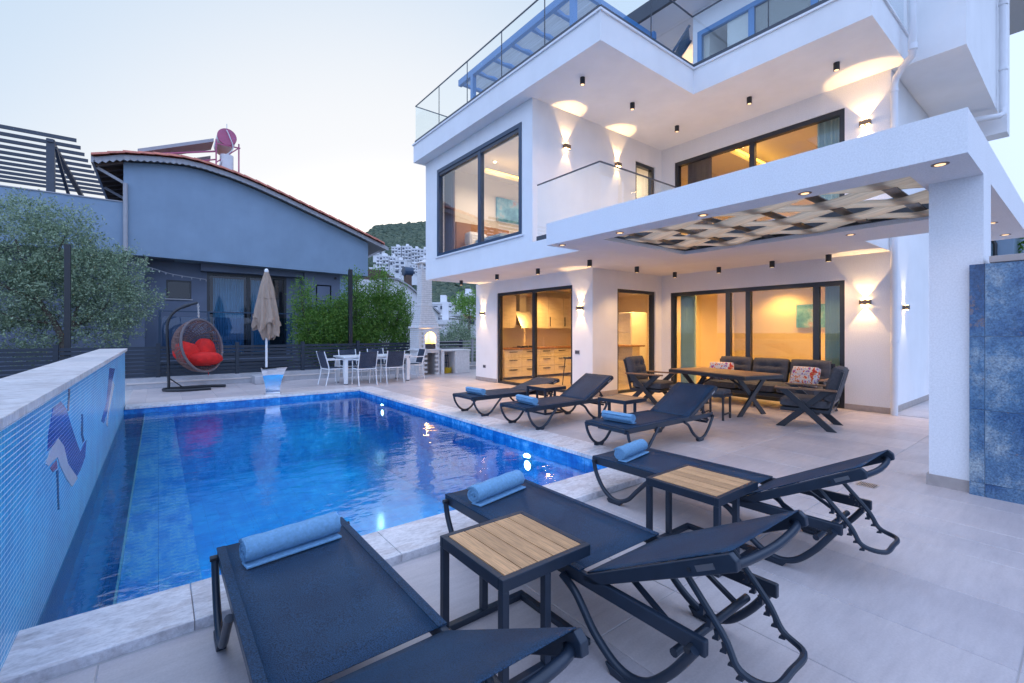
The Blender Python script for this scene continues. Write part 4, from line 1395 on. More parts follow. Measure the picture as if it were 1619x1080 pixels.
# side tables
def make_side_table(label):
    """local: near left corner at origin; legs towards x=0"""
    t = thing('side_table', label, 'side table', group='teak topped side tables')
    Sx = .49
    H = .45
    f = MB()
    f.box(0, Sx, 0, .028, H - .05, H); f.box(0, Sx, Sx - .028, Sx, H - .05, H)
    f.box(0, .028, .028, Sx - .028, H - .05, H); f.box(Sx - .028, Sx, .028, Sx - .028, H - .05, H)
    part('top_frame', f, 'loung_metal', t, bevel=.003)
    n = 5
    g_ = (Sx - .06) / n
    sl = MB().box(0, g_ - .006, 0, Sx - .06, 0, .018).mesh('slat', 'teak')
    sl.name = 'slat'
    for i in range(n):
        o = new('slat', sl, t)
        o.location = (.03 + i * g_ + .003, .03, H - .019)
    for x in (.017, .235):
        for y in (.017, Sx - .017):
            part('leg', MB().box(x - .0165, x + .0165, y - .0165, y + .0165, .03, H - .05), 'loung_metal', t, bevel=.003)
    b_ = MB()
    b_.box(0, Sx, 0, .033, 0, .03); b_.box(0, Sx, Sx - .033, Sx, 0, .03)
    b_.box(Sx - .033, Sx, .033, Sx - .033, 0, .03); b_.box(.0, .033, .033, Sx - .033, 0, .029)
    part('base_frame', b_, 'loung_metal', t, bevel=.003)
    return t
st = make_side_table('teak slatted side table nearest the camera, between the two closest loungers')
st.location = (1.035, 1.39, 0)
dup(st, (2.51, 1.32, 0), 0, 'teak slatted side table in the right foreground between two loungers')
dup(st, (5.02, 3.95, 0), 0, 'teak slatted side table between the closest and middle loungers of the right row')
dup(st, (5.10, 5.66, 0), 0, 'teak slatted side table between the middle and farthest loungers of the right row')

# ================================================================ LOUNGE SET UNDER THE PERGOLA
def cushion(name, x0, x1, y0, y1, z0, z1, M, parent, m='cushion_grey', tufts=None, axis='z', seed=0):
    """soft box with pinched tufts; tufted face = +z (seat) or +x (back)"""
    nx, ny, nz = 10, 10, 4
    cx, cy, cz = (x0 + x1) / 2, (y0 + y1) / 2, (z0 + z1) / 2
    hx, hy, hz = (x1 - x0) / 2, (y1 - y0) / 2, (z1 - z0) / 2
    bmv, bf = [], []
    idx = {}
    def V_(u, v, w):
        k = (round(u, 4), round(v, 4), round(w, 4))
        if k in idx: return idx[k]
        thin = {'z': w, 'x': u}[axis]
        a, b_ = {'z': (u, v), 'x': (v, w)}[axis]
        edge = (1 - abs(a) ** 5) * (1 - abs(b_) ** 5)
        puff = .62 + .5 * edge ** .5
        if tufts and thin > .2:
            for (ta, tb) in tufts:
                d2 = (a - ta) ** 2 + (b_ - tb) ** 2
                puff -= .6 * math.exp(-d2 / .022)
                puff += -.07 * math.exp(-min((a - ta) ** 2, (b_ - tb) ** 2) / .004)
        rnd = 1 - .04 * (abs(a) ** 4 + abs(b_) ** 4)
        if axis == 'z': q = (cx + u * hx * rnd, cy + v * hy * rnd, cz + w * hz * puff)
        else: q = (cx + u * hx * puff, cy + v * hy * rnd, cz + w * hz * rnd)
        idx[k] = len(bmv)
        bmv.append(M @ Vector(q))
        return idx[k]
    G = 14
    def face(fn, na, nb):
        for i in range(na):
            for j in range(nb):
                bf.append((fn(i, j), fn(i + 1, j), fn(i + 1, j + 1), fn(i, j + 1)))
    L = lambda i, n: -1 + 2 * i / n
    T = 4
    if axis == 'z':
        face(lambda i, j: V_(L(i, G), L(j, G), 1), G, G); face(lambda i, j: V_(L(j, G), L(i, G), -1), G, G)
        face(lambda i, j: V_(L(i, G), -1, L(j, T)), G, T); face(lambda i, j: V_(L(G - i, G), 1, L(j, T)), G, T)
        face(lambda i, j: V_(1, L(i, G), L(j, T)), G, T); face(lambda i, j: V_(-1, L(G - i, G), L(j, T)), G, T)
    else:
        face(lambda i, j: V_(1, L(i, G), L(j, G)), G, G); face(lambda i, j: V_(-1, L(j, G), L(i, G)), G, G)
        face(lambda i, j: V_(L(i, T), -1, L(j, G)), T, G); face(lambda i, j: V_(L(T - i, T), 1, L(j, G)), T, G)
        face(lambda i, j: V_(L(i, T), L(G - j, G), 1), T, G); face(lambda i, j: V_(L(i, T), L(j, G), -1), T, G)
    return part(name, MB().add(bmv, bf), m, parent, smooth=True)
I4 = Matrix.Identity(4)
def armchair(label, loc, rz):
    """local: faces +x; footprint .7 x .7"""
    t = thing('armchair', label, 'armchair', loc, rz, 'outdoor armchairs with crossed legs')
    for s in (-1, 1):
        y = s * .33
        part('crossed_leg', MB().prism([(-.36, 0), (-.24, 0), (.36, .56), (.24, .56)], 1, y - .02, y + .02), 'anthracite', t, bevel=.004)
        part('crossed_leg', MB().prism([(.40, 0), (.28, 0), (-.30, .56), (-.18, .56)], 1, y - .041, y - .021), 'anthracite', t, bevel=.004)
        part('armrest', MB().box(-.36, .40, y - .045, y + .045, .56, .585), 'teak_dark', t, bevel=.006)
        part('back_post', MB().bar((-.27, s * .29, .27), (-.42, s * .29, .84), .035, .03), 'anthracite', t)
    part('seat_frame', MB().box(-.28, .34, -.31, .31, .24, .285), 'anthracite', t, bevel=.004)
    for i in range(4):
        z = .40 + i * .12
        x = -.27 - .15 * (z - .27) / .57
        part('back_slat', MB().box(x - .012, x + .012, -.29, .29, z - .022, z + .022), 'anthracite', t)
    cushion('seat_cushion', -.26, .37, -.3, .3, .285, .43, I4, t)
    M = Matrix.Translation((-.23, 0, .40)) @ Matrix.Rotation(R(-15), 4, 'Y')
    cushion('back_cushion', -.09, .07, -.29, .29, 0, .52, M, t, tufts=[(-.34, .3), (.34, .3), (-.34, -.3), (.34, -.3)], axis='x')
    return t
armchair('outdoor armchair with crossed dark legs and grey cushions, right of the table, back turned right', (7.66, 2.62, 0), R(100))
armchair('outdoor armchair with tufted back cushion left of the table, facing right towards it', (7.72, 5.45, 0), R(-82))

t = thing('outdoor_sofa', 'dark three seat outdoor sofa with tufted grey cushions against the living room window', 'sofa', (9.1, 3.92, 0), R(180))
LW = 1.02
for y in (-LW, LW):
    part('leg', MB().box(.30, .36, y - .03, y + .03, 0, .24), 'anthracite', t)
    part('leg', MB().box(-.36, -.30, y - .03, y + .03, 0, .24), 'anthracite', t)
part('leg', MB().box(.30, .34, -.02, .02, 0, .24), 'anthracite', t)
part('seat_frame', MB().box(-.38, .38, -LW - .03, LW + .03, .22, .28), 'anthracite', t, bevel=.004)
part('back_frame', MB().box(-.43, -.40, -LW - .03, LW + .03, .6, .82).box(-.43, -.40, -LW - .03, LW + .03, .36, .42), 'anthracite', t, bevel=.004)
for s in (-1, 1):
    part('armrest', MB().box(-.42, .40, s * (LW + .07) - .045, s * (LW + .07) + .045, .56, .585), 'teak_dark', t, bevel=.005)
    part('crossed_leg', MB().prism([(-.36, 0), (-.26, 0), (.36, .56), (.26, .56)], 1, s * (LW + .07) - .02, s * (LW + .07) + .02), 'anthracite', t)
for k in range(3):
    y0 = -LW + k * 2 * LW / 3
    y1 = y0 + 2 * LW / 3
    cushion('seat_cushion', -.32, .38, y0 + .01, y1 - .01, .28, .44, I4, t, tufts=[(-.2, 0), (.35, 0)])
    M = Matrix.Translation((-.30, 0, .42)) @ Matrix.Rotation(R(-12), 4, 'Y')
    cushion('back_cushion', -.08, .09, y0 + .01, y1 - .01, 0, .47, M, t, tufts=[(-.36, .3), (.36, .3), (-.36, -.3), (.36, -.3)], axis='x')
for (x, y, rz, lab) in ((8.88, 4.62, 20, 'red and white patterned throw pillow at the left end of the sofa'),
                        (8.86, 3.16, -12, 'red and white patterned throw pillow at the right end of the sofa')):
    p_ = thing('throw_pillow', lab, 'cushion', (x, y, .44), R(180 + rz), 'patterned throw pillows')
    cushion('cover', -.07, .07, -.23, .23, 0, .36, Matrix.Rotation(R(-22), 4, 'Y'), p_, 'pillow_print', axis='x')
t = thing('outdoor_table', 'dark outdoor table with wooden top and crossed board legs in front of the sofa', 'table', (7.95, 4.12, 0), R(-14))
part('table_top', MB().box(-.45, .45, -.84, .84, .62, .68), 'anthracite', t, bevel=.005)
for i in range(6):
    part('board', MB().box(-.43 + i * .1435, -.43 + (i + 1) * .1435 - .005, -.82, .82, .681, .692), 'teak_dark', t)
for y in (-.6, .6):
    part('crossed_leg', MB().prism([(-.36, 0), (-.25, 0), (.34, .62), (.23, .62)], 1, y - .03, y + .0), 'anthracite', t, bevel=.004)
    part('crossed_leg', MB().prism([(.36, 0), (.25, 0), (-.34, .62), (-.23, .62)], 1, y + .001, y + .03), 'anthracite', t, bevel=.004)
part('brace', MB().bar((0, -.6, .33), (0, -.1, .62), .03, .03).bar((0, .6, .33), (0, .1, .62), .03, .03), 'anthracite', t)
def ostool(label, loc, rz):
    t = thing('stool', label, 'stool', loc, rz, 'low stools by the outdoor table')
    for a in (-1, 1):
        for b_ in (-1, 1):
            part('leg', MB().box(a * .155 - .014, a * .155 + .014, b_ * .155 - .014, b_ * .155 + .014, 0, .36), 'anthracite', t)
    part('seat_frame', MB().box(-.18, .18, -.18, .18, .36, .40), 'anthracite', t, bevel=.003)
    part('stretcher', MB().box(-.155, .155, -.165, -.145, .08, .1).box(-.155, .155, .145, .165, .08, .1), 'anthracite', t)
    cushion('seat_cushion', -.18, .18, -.18, .18, .395, .47, I4, t)
ostool('low dark stool with a grey pad, in front of the outdoor table nearest the viewer', (7.12, 3.78, 0), R(8))
ostool('low dark stool with a grey pad, half hidden behind the nearer stool', (7.22, 4.42, 0), R(-4))

# ================================================================ WHITE DINING SET
t = thing('dining_table', 'long white aluminium garden table near the barbecue', 'table', (4.75, 12.45, 0), 0)
part('top', MB().box(-.95, .95, -.45, .45, .70, .74), 'white_metal', t, bevel=.005)
part('apron', MB().box(-.9, .9, -.41, .41, .64, .70), 'white_metal', t)
for x in (-.87, .87):
    for y in (-.37, .37):
        l_ = part('leg', MB().box(x - .045, x + .045, y - .045, y + .045, .02, .64), 'white_metal', t, bevel=.006)
        part('cap', MB().box(x - .04, x + .04, y - .04, y + .04, 0, .02), 'ink', l_)
def make_wchair(label):
    """faces +x"""
    t = thing('garden_chair', label, 'chair', group='white framed chairs round the white garden table')
    for s in (-1, 1):
        y = s * .24
        part('front_leg', MB().tube([(.24, y, 0), (.20, y, .42)], .014, 8), 'white_metal', t, smooth=True)
        part('back_leg', MB().tube(smoothpath([(-.26, y, 0), (-.20, y, .25), (-.18, y, .45), (-.24, y, .68), (-.30, y, .88)], 4), .014, 8), 'white_metal', t, smooth=True)
        part('armrest', MB().tube([(-.22, y, .66), (.18, y, .66), (.215, y, .62), (.20, y, .42)], .014, 8), 'white_metal', t, smooth=True)
    part('seat_frame', MB().box(-.19, .22, -.24, .24, .41, .435), 'white_metal', t)
    part('seat', MB().box(-.18, .21, -.225, .225, .437, .447), 'chair_sling', t)
    bp_ = MB()
    bp_.add([(-.185, -.225, .47), (-.185, .225, .47), (-.24, .225, .68), (-.24, -.225, .68), (-.295, .225, .87), (-.295, -.225, .87)], [(0, 1, 2, 3), (3, 2, 4, 5)])
    o = part('back', bp_, 'chair_sling', t)
    o.modifiers.new('thick', 'SOLIDIFY').thickness = .006
    return t
c0 = make_wchair('white garden chair with dark mesh at the left end of the white table')
c0.location = (3.62, 12.42, 0); c0.rotation_euler = (0, 0, R(8))
for (x, y, rz, lab) in ((4.30, 11.88, 92, 'white garden chair on the pool side of the white table, left one'),
                        (5.08, 11.90, 88, 'white garden chair on the pool side of the white table, right one'),
                        (4.32, 13.05, -90, 'white garden chair on the fence side of the white table, left one'),
                        (5.15, 13.05, -91, 'white garden chair on the fence side of the white table, right one'),
                        (5.98, 12.48, 178, 'white garden chair with dark mesh at the right end of the white table')):
    dup(c0, (x, y, 0), R(rz), lab)

# ================================================================ BARBECUE OVEN
t = thing('barbecue_oven', 'white brick garden barbecue with arched oven and tall chimney', 'barbecue', (6.9, 13.5, 0), w=True)
bx0, bx1, by0, by1 = 6.52, 7.26, 13.2, 13.85
def courses(x0, x1, y0, y1, z0, z1, holes=(), h=.068, name='brick_course', taper=None):
    """courses of brick, joined per body, each brick with its own recessed joint"""
    mb = MB()
    n = max(1, round((z1 - z0) / h))
    rg = random.Random(int(z0 * 100))
    for k in range(n):
        za, zb = z0 + (z1 - z0) * k / n, z0 + (z1 - z0) * (k + 1) / n - .008
        f = 0
        if taper:
            q = (k + .5) / n
            f = taper * q
        xa, xb, ya, yb = x0 + f, x1 - f, y0 + f, y1 - f
        off = (k % 2) * .1
        x = xa
        first = True
        while x < xb - .01:
            w_ = (.1 if (k % 2 and first) else .2)
            first = False
            e = min(xb, x + w_)
            if not any(hx0 < (x + e) / 2 < hx1 and hz0 < (za + zb) / 2 < hz1 for hx0, hx1, hz0, hz1 in holes):
                d = rg.uniform(0, .004)
                mb.box(x + .003, e - .003, ya - d, ya + .09, za, zb)
            x = e
        y = ya + .09
        while y < yb - .01:
            e = min(yb, y + .2)
            mb.box(xa - rg.uniform(0, .004), xa + .09, y + .003, e - .003, za, zb)
            mb.box(xb - .09, xb + rg.uniform(0, .004), y + .003, e - .003, za, zb)
            y = e
    o = part(name, mb, 'brick_white', t)
    o['kind'] = 'stuff'
    return o
courses(bx0, bx1, by0, by1, 0, .78, [(6.72, 7.12, 0, .72)])
part('niche_core', MB().box(bx0 + .03, 6.7, by0 + .03, by1, 0, .775).box(7.14, bx1 - .03, by0 + .03, by1, 0, .775).box(6.7, 7.14, by1 - .1, by1, 0, .775), 'mortar', t)
part('shelf_slab', MB().box(bx0 - .05, bx1 + .05, by0 - .06, by1, .78, .83), 'brick_white', t, bevel=.004)
# oven body with arched mouth
ax, ar = 6.93, .19
courses(bx0, bx1, by0, by1, .83, 1.50, [(ax - ar - .03, ax + ar + .03, .8, 1.44)])
arch = MB()
pts_o = [(ax - ar - .06, .83), (ax - ar - .06, 1.49), (ax + ar + .06, 1.49), (ax + ar + .06, .83)]
N = 12
for i in range(N):
    a0, a1 = math.pi * i / N, math.pi * (i + 1) / N
    zc = 1.20
    p0, p1 = (ax + ar * math.cos(a0), zc + ar * math.sin(a0)), (ax + ar * math.cos(a1), zc + ar * math.sin(a1))
    def outp(a):
        c_, s_ = math.cos(a), math.sin(a)
        k = min((ar + .06) / max(abs(c_), 1e-6), .29 / max(abs(s_), 1e-6))
        return (ax + k * c_, zc + k * s_)
    arch.prism([p0, outp(a0), outp(a1), p1], 1, by0 - .012, by0 + .12)
arch.box(ax - ar - .06, ax - ar, by0 - .012, by0 + .12, .83, 1.2)
arch.box(ax + ar, ax + ar + .06, by0 - .012, by0 + .12, .83, 1.2)
part('arch', arch, 'brick_white', t)
cav = MB()
cav.box(bx0 + .05, ax - ar - .02, by0 + .05, by1 - .02, .84, 1.49).box(ax + ar + .02, bx1 - .05, by0 + .05, by1 - .02, .84, 1.49).box(ax - ar - .02, ax + ar + .02, by1 - .14, by1 - .02, .84, 1.49)
part('oven_lining', cav, 'room_cream', t)
part('grill_rack', MB().box(ax - ar, ax + ar, by0 + .02, by0 + .5, .86, 1.0), 'ink', t)
part('shoulder_slab', MB().box(bx0 - .05, bx1 + .05, by0 - .05, by1 + .02, 1.50, 1.56), 'brick_white', t, bevel=.004)
courses(bx0 + .02, bx1 - .02, by0 + .02, by1 - .02, 1.56, 2.22, taper=.15, name='hood_course')
part('hood_core', MB().add([(bx0 + .05, by0 + .05, 1.56), (bx1 - .05, by0 + .05, 1.56), (bx1 - .05, by1 - .05, 1.56), (bx0 + .05, by1 - .05, 1.56),
     (bx0 + .2, by0 + .2, 2.22), (bx1 - .2, by0 + .2, 2.22), (bx1 - .2, by1 - .2, 2.22), (bx0 + .2, by1 - .2, 2.22)],
     [(0, 1, 5, 4), (1, 2, 6, 5), (2, 3, 7, 6), (3, 0, 4, 7), (4, 5, 6, 7)]), 'mortar', t)
part('neck_slab', MB().box(bx0 + .15, bx1 - .15, by0 + .15, by1 - .12, 2.22, 2.27), 'brick_white', t)
courses(bx0 + .18, bx1 - .18, by0 + .18, by1 - .15, 2.27, 3.42, name='chimney_course')
part('chimney_core', MB().box(bx0 + .2, bx1 - .2, by0 + .2, by1 - .17, 2.27, 3.42), 'mortar', t)
ch = MB()
for x in (bx0 + .18, bx1 - .24):
    for y in (by0 + .18, by1 - .21):
        ch.box(x, x + .06, y, y + .06, 3.42, 3.60)
part('vent_post', ch, 'brick_white', t)
part('chimney_cap', MB().add([(bx0 + .1, by0 + .1, 3.60), (bx1 - .1, by0 + .1, 3.60), (bx1 - .1, by1 - .07, 3.60), (bx0 + .1, by1 - .07, 3.60), (6.89, 13.52, 3.75),
     (bx0 + .1, by0 + .1, 3.63), (bx1 - .1, by0 + .1, 3.63), (bx1 - .1, by1 - .07, 3.63), (bx0 + .1, by1 - .07, 3.63)],
     [(3, 2, 1, 0), (0, 1, 6, 5), (1, 2, 7, 6), (2, 3, 8, 7), (3, 0, 5, 8), (5, 6, 4), (6, 7, 4), (7, 8, 4), (8, 5, 4)]), 'brick_white', t)
lamp('POINT', (ax, by0 + .3, 1.26), 11, (1, .55, .16), t, .06)
t = thing('brick_counter', 'white brick counter with an open niche right of the barbecue oven', 'counter', (7.9, 13.5, 0), w=True)
part('pier', MB().box(7.33, 7.44, 13.2, 13.8, 0, .74), 'brick_white', t, bevel=.004)
part('pier', MB().box(7.86, 8.42, 13.2, 13.8, 0, .74), 'brick_white', t, bevel=.004)
part('back_panel', MB().box(7.44, 7.86, 13.74, 13.8, 0, .74), 'mortar', t)
part('worktop', MB().box(7.31, 8.44, 13.17, 13.82, .74, .79), 'brick_white', t, bevel=.004)
t = thing('garden_hose', 'coiled yellow garden hose in the niche beside the barbecue', 'hose', (7.65, 13.4, 0))
hp = []
for i in range(150):
    a = i * .42
    r = .12 + .035 * math.sin(i * .21)
    hp.append((r * math.cos(a) * 1.25, r * math.sin(a), .02 + .0011 * i + .006 * math.sin(i * 1.7)))
part('coil', MB().tube(hp, .011, 6), 'yellow_hose', t, smooth=True)
t = thing('watering_gear', 'dark wire rack with pipes above the yellow hose', 'rack', (7.65, 13.6, 0))
rkm = MB()
for i in range(5):
    x = -.16 + i * .08
    rkm.tube([(x, .02, .02), (x + .02, .0, .3), (x - .01, .03, .62)], .01, 6)
rkm.tube([(-.17, 0, .35), (.17, 0, .35)], .012, 6).tube([(-.17, 0, .58), (.17, 0, .58)], .012, 6)
part('pipes', rkm, 'window_blue', t)

# ================================================================ CLOSED PARASOL AND WATER BLADE
t = thing('parasol', 'closed beige parasol on a white pole beyond the far pool edge', 'parasol', (2.33, 13.9, 0))
part('pole', MB().cyl((0, 0, .05), (0, 0, 3.0), .03, .028, 14), 'white_metal', t, smooth=True)
part('base', MB().box(-.32, .32, -.3, .3, 0, .22), 'concrete', t, bevel=.02)
part('finial', MB().lathe([(.04, 0), (.055, .03), (.05, .07), (.02, .11)], (0, 0, 3.0), 12), 'white_metal', t, smooth=True)
n = 64
vs, fs = [], []
rows = [(3.02, .05), (2.85, .10), (2.6, .16), (2.3, .20), (2.0, .245), (1.75, .28), (1.60, .30), (1.50, .29)]
for i, (z, r) in enumerate(rows):
    for k in range(n):
        a = 2 * math.pi * k / n
        fold = 1 + (.22 * (i / 7) + .05) * math.sin(8 * a + .8 * math.sin(i * .9)) + .08 * math.sin(3 * a + i)
        zz = z + (.16 * math.sin(4 * a + 1) - .10 * math.cos(a) if i > 5 else 0)
        vs.append((r * fold * math.cos(a), r * fold * math.sin(a) * .8, zz))
for i in range(len(rows) - 1):
    for k in range(n):
        fs.append((i * n + k, i * n + (k + 1) % n, (i + 1) * n + (k + 1) % n, (i + 1) * n + k))
part('canopy', MB().add(vs, fs), 'umbrella_cloth', t, smooth=True)
# lower gathered flap, tied
vs, fs = [], []
rows = [(1.78, .23), (1.60, .235), (1.42, .22), (1.28, .17), (1.20, .13)]
for i, (z, r) in enumerate(rows):
    for k in range(n):
        a = 2 * math.pi * k / n
        fold = 1 + .20 * math.sin(7 * a + i * .3) + .05 * math.sin(13 * a)
        vs.append((.05 + r * fold * math.cos(a), r * fold * math.sin(a) * .8, z + .04 * math.sin(5 * a)))
for i in range(len(rows) - 1):
    for k in range(n):
        fs.append((i * n + k, i * n + (k + 1) % n, (i + 1) * n + (k + 1) % n, (i + 1) * n + k))
part('valance', MB().add(vs, fs), 'umbrella_cloth', t, smooth=True)
tp = [(.19 * math.cos(2 * math.pi * k / 24), .16 * math.sin(2 * math.pi * k / 24), 2.35 + .05 * math.sin(2 * math.pi * k / 24)) for k in range(24)]
part('tie_strap', MB().tube(tp, .012, 6, closed=True), 'umbrella_cloth', t)

t = thing('water_blade', 'curved polished steel waterfall spout on the far edge of the pool', 'water spout', (2.02, 11.28, .008))
vs, fs = [], []
prof = [(0, 0, .14), (.01, .12, .145), (.0, .26, .17), (-.03, .40, .205), (-.09, .52, .235), (-.17, .585, .255), (-.27, .60, .262)]
th = .018
for (y, z, hw) in prof:
    for s in (-1, -.33, .33, 1):
        vs.append((s * hw, y, z))
K = 4
P_ = len(prof)
for i in range(P_):
    y, z, hw = prof[i]
    for s in (-1, -.33, .33, 1):
        vs.append((s * hw, y + .05 + .04 * (i / P_), z + (.02 if i < P_ - 1 else .012)))
for i in range(P_ - 1):
    for j in range(3):
        a = i * K + j
        fs.append((a, a + 1, a + K + 1, a + K))
        b_ = P_ * K + a
        fs.append((b_, b_ + K, b_ + K + 1, b_ + 1))
    a = i * K; b_ = P_ * K + a
    fs.append((a, a + K, b_ + K, b_))
    a = i * K + 3; b_ = P_ * K + a
    fs.append((a, b_, b_ + K, a + K))
part('blade', MB().add(vs, fs), 'steel', t, smooth=True)
part('foot_plate', MB().box(-.17, .17, -.03, .09, 0, .012), 'brushed', t)

# ================================================================ EGG CHAIR
t = thing('hanging_egg_chair', 'wicker hanging egg chair on a curved dark steel stand', 'hanging chair', (.2, 13.45, 0))
pole = smoothpath([(0, 0, .04), (-.01, 0, .7), (-.03, 0, 1.3), (-.02, 0, 1.62), (.10, -.01, 1.86), (.30, -.03, 2.0), (.56, -.05, 2.10)], 8)
part('pole', MB().tube(pole, .03, 12), 'black_metal', t, smooth=True)
part('sleeve', MB().tube(pole[38:44], .04, 12), 'black_metal', t, smooth=True)
base = smoothpath([(.80, -.40, .035), (.3, -.42, .035), (-.02, -.25, .035), (-.10, 0, .035), (.0, .14, .035), (.40, .20, .035), (.85, .16, .035), (1.13, .0, .035)], 8)
part('base_ring', MB().tube(base, .035, 12), 'black_metal', t, smooth=True)
part('brace', MB().tube([(0, 0, .30), (.26, .12, .06)], .014, 8), 'black_metal', t)
part('chain', MB().tube([(.56, -.05, 2.09), (.58, -.05, 1.72)], [.014, .014], 8), 'brushed', t)
lk = MB()
for i in range(9):
    z = 1.74 + i * .038
    c_ = (.575, -.05, z)
    lk.tube([(c_[0] + (.018 * math.cos(a) if i % 2 else 0), c_[1] + (0 if i % 2 else .018 * math.cos(a)), z + .024 * math.sin(a)) for a in [2 * math.pi * q / 10 for q in range(10)]], .006, 5, closed=True)
part('chain_links', lk, 'brushed', t)
# basket: ellipsoid shell behind a tilted rim; opening faces the pool and the right
egg_c = Vector((.57, -.05, 1.04))
face = Vector((.68, -.70, .16)).normalized()
upv = Vector((-.36, .12, 1)); upv = (upv - face * upv.dot(face)).normalized()
rt = face.cross(upv).normalized() * -1
RX, RZ, RD = .60, .64, .56
def shell(a, q):
    """a: angle round the rim, q: 0 at rim .. 1 at the back"""
    c_ = math.cos(q * math.pi / 2) ** .8
    s_ = math.sin(q * math.pi / 2)
    return egg_c + rt * (RX * c_ * math.sin(a)) + upv * (RZ * c_ * math.cos(a)) - face * (RD * s_) + face * .12
rim = [shell(2 * math.pi * k / 48, 0) for k in range(48)]
part('rim', MB().tube(rim, .028, 8, closed=True), 'rim_wicker', t, smooth=True)
wk = MB()
for q in [i / 17 for i in range(1, 17)]:
    nn = 44
    wk.tube([shell(2 * math.pi * k / nn + .03 * math.sin(k * 3 + q * 9), q + .012 * math.sin(k * 2.3 + q * 20)) for k in range(nn)], .011, 4, closed=True)
for k in range(36):
    a = 2 * math.pi * k / 36
    wk.tube([shell(a + .06 * math.sin(q * .9 + k), q / 9) for q in range(10)], .009 if k % 3 else .014, 4)
o = part('wicker_weave', wk, 'wicker', t)
o['kind'] = 'stuff'
# red cushions: soft seat bowl and two back lobes
def blob(name, c, rx, ry, rz, M3, m, parent, seed=0, noise_a=.05):
    vs, fs = [], []
    nu, nv = 28, 16
    rg = random.Random(seed)
    ph = [rg.uniform(0, 6) for _ in range(4)]
    for j in range(nv + 1):
        th_ = math.pi * j / nv
        for i in range(nu):
            p = 2 * math.pi * i / nu
            x, y, z = math.sin(th_) * math.cos(p), math.sin(th_) * math.sin(p), math.cos(th_)
            sx = abs(x) ** .8 * (1 if x > 0 else -1); sy = abs(y) ** .8 * (1 if y > 0 else -1); sz = abs(z) ** .9 * (1 if z > 0 else -1)
            k = 1 + noise_a * (math.sin(7 * p + ph[0]) * math.sin(5 * th_ + ph[1]) + .6 * math.sin(11 * p + ph[2]))
            vs.append(Vector(c) + M3 @ Vector((rx * sx * k, ry * sy * k, rz * sz * k)))
    for j in range(nv):
        for i in range(nu):
            fs.append((j * nu + i, (j + 1) * nu + i, (j + 1) * nu + (i + 1) % nu, j * nu + (i + 1) % nu))
    return part(name, MB().add(vs, fs), m, parent, smooth=True)
cu = thing('red_cushion', 'plump red seat cushion filling the lower half of the egg chair', 'cushion', (.2, 13.45, 0))
B3 = Matrix((rt, face, upv)).transposed()
blob('seat', egg_c + rt * .08 - upv * .34 - face * .0, .42, .28, .16, B3 @ Matrix.Rotation(R(14), 3, 'Y'), 'red_cushion', cu, 1)
blob('back_lobe', egg_c - rt * .20 - upv * .10 - face * .14, .36, .16, .24, B3 @ Matrix.Rotation(R(28), 3, 'Y'), 'red_cushion', cu, 2)
blob('back_lobe', egg_c + rt * .26 - upv * .16 - face * .10, .25, .17, .31, B3 @ Matrix.Rotation(R(22), 3, 'Y'), 'red_cushion', cu, 3)
part('tie', MB().tube([egg_c - upv * .60 + face * .05, egg_c - upv * .70 + face * .05 + rt * .02, egg_c - upv * .74 + rt * .05], .008, 5), 'red_cushion', cu)

# ================================================================ FENCE
t = thing('board_fence', 'dark horizontal board fence on the kerb behind the terrace', 'fence', (2, 14.55, .24), w=True)
px_ = [-7.4, -5.6, -3.7, -1.84, .0, 1.72, 3.4, 5.05, 6.9, 8.9]
for x in px_:
    part('post', MB().box(x - .045, x + .045, 14.50, 14.60, .24, 1.10), 'fence_board', t)
nb = 8
for i in range(len(px_) - 1):
    x0, x1 = px_[i] + .047, px_[i + 1] - .047
    for k in range(nb):
        z = .275 + k * .096
        dz = random.uniform(-.002, .002)
        part('board', MB().box(x0, x1, 14.537, 14.555, z + dz, z + .072 + dz), 'fence_board', t)
t = thing('rail_fence', 'pale horizontal rail fence right of the barbecue', 'fence', (8.8, 14.3, .1), w=True)
part('post', MB().box(7.55, 7.62, 14.42, 14.49, .24, 1.1), 'gutter', t)
part('post', MB().box(9.3, 9.37, 14.42, 14.49, .24, 1.1), 'gutter', t)
for k in range(6):
    z = .42 + k * .12
    part('rail', MB().box(7.3, 9.5, 14.44, 14.465, z, z + .03), 'gutter', t)
for x, h_, lab in ((-1.66, 3.42, 'tall black square post standing in front of the olive tree'),
                   (4.86, 3.38, 'tall black square post standing in the green bush')):
    o = part('garden_post', MB().box(x - .055, x + .055, 14.63, 14.74, -.35, h_), 'black_metal', None, bevel=.005)
    tagd(o, lab, 'post', 'tall black garden posts')

# ================================================================ NEIGHBOUR HOUSE
NY = 19.0
H = thing('neighbour_house', 'dark grey rendered neighbour house with curved red tiled roof', 'house', (3, 19, -.35), w=True)
def rp(x):
    """roof underside profile: x -> z at the front"""
    pts_ = [(-1.55, 6.70), (-.9, 6.93), (0, 7.08), (.7, 7.15), (1.2, 7.12), (2.0, 6.98), (2.7, 6.80), (3.7, 6.48), (4.9, 6.06), (6.0, 5.68), (7.8, 5.02)]
    for (a, za), (b_, zb) in zip(pts_, pts_[1:]):
        if x <= b_:
            return za + (zb - za) * (x - a) / (b_ - a)
    return pts_[-1][1]
poly = [(-.87, 3.86), (7.03, 3.74)] + [(x, rp(x) - .16) for x in (7.03, 6.0, 4.9, 3.7, 2.7, 2.0, 1.2, .7, 0, -.87)]
part('upper_wall', MB().prism(poly[::-1], 1, NY, NY + 8), 'house_grey', H)
part('parapet_wall', MB().prism([(-9, 3.95), (-9, 5.50), (-.872, 5.50), (-.872, 3.86)], 1, NY, NY + .25), 'house_grey', H)
part('parapet_coping', MB().box(-9, -.89, NY - .03, NY + .28, 5.50, 5.53), 'gutter', H)
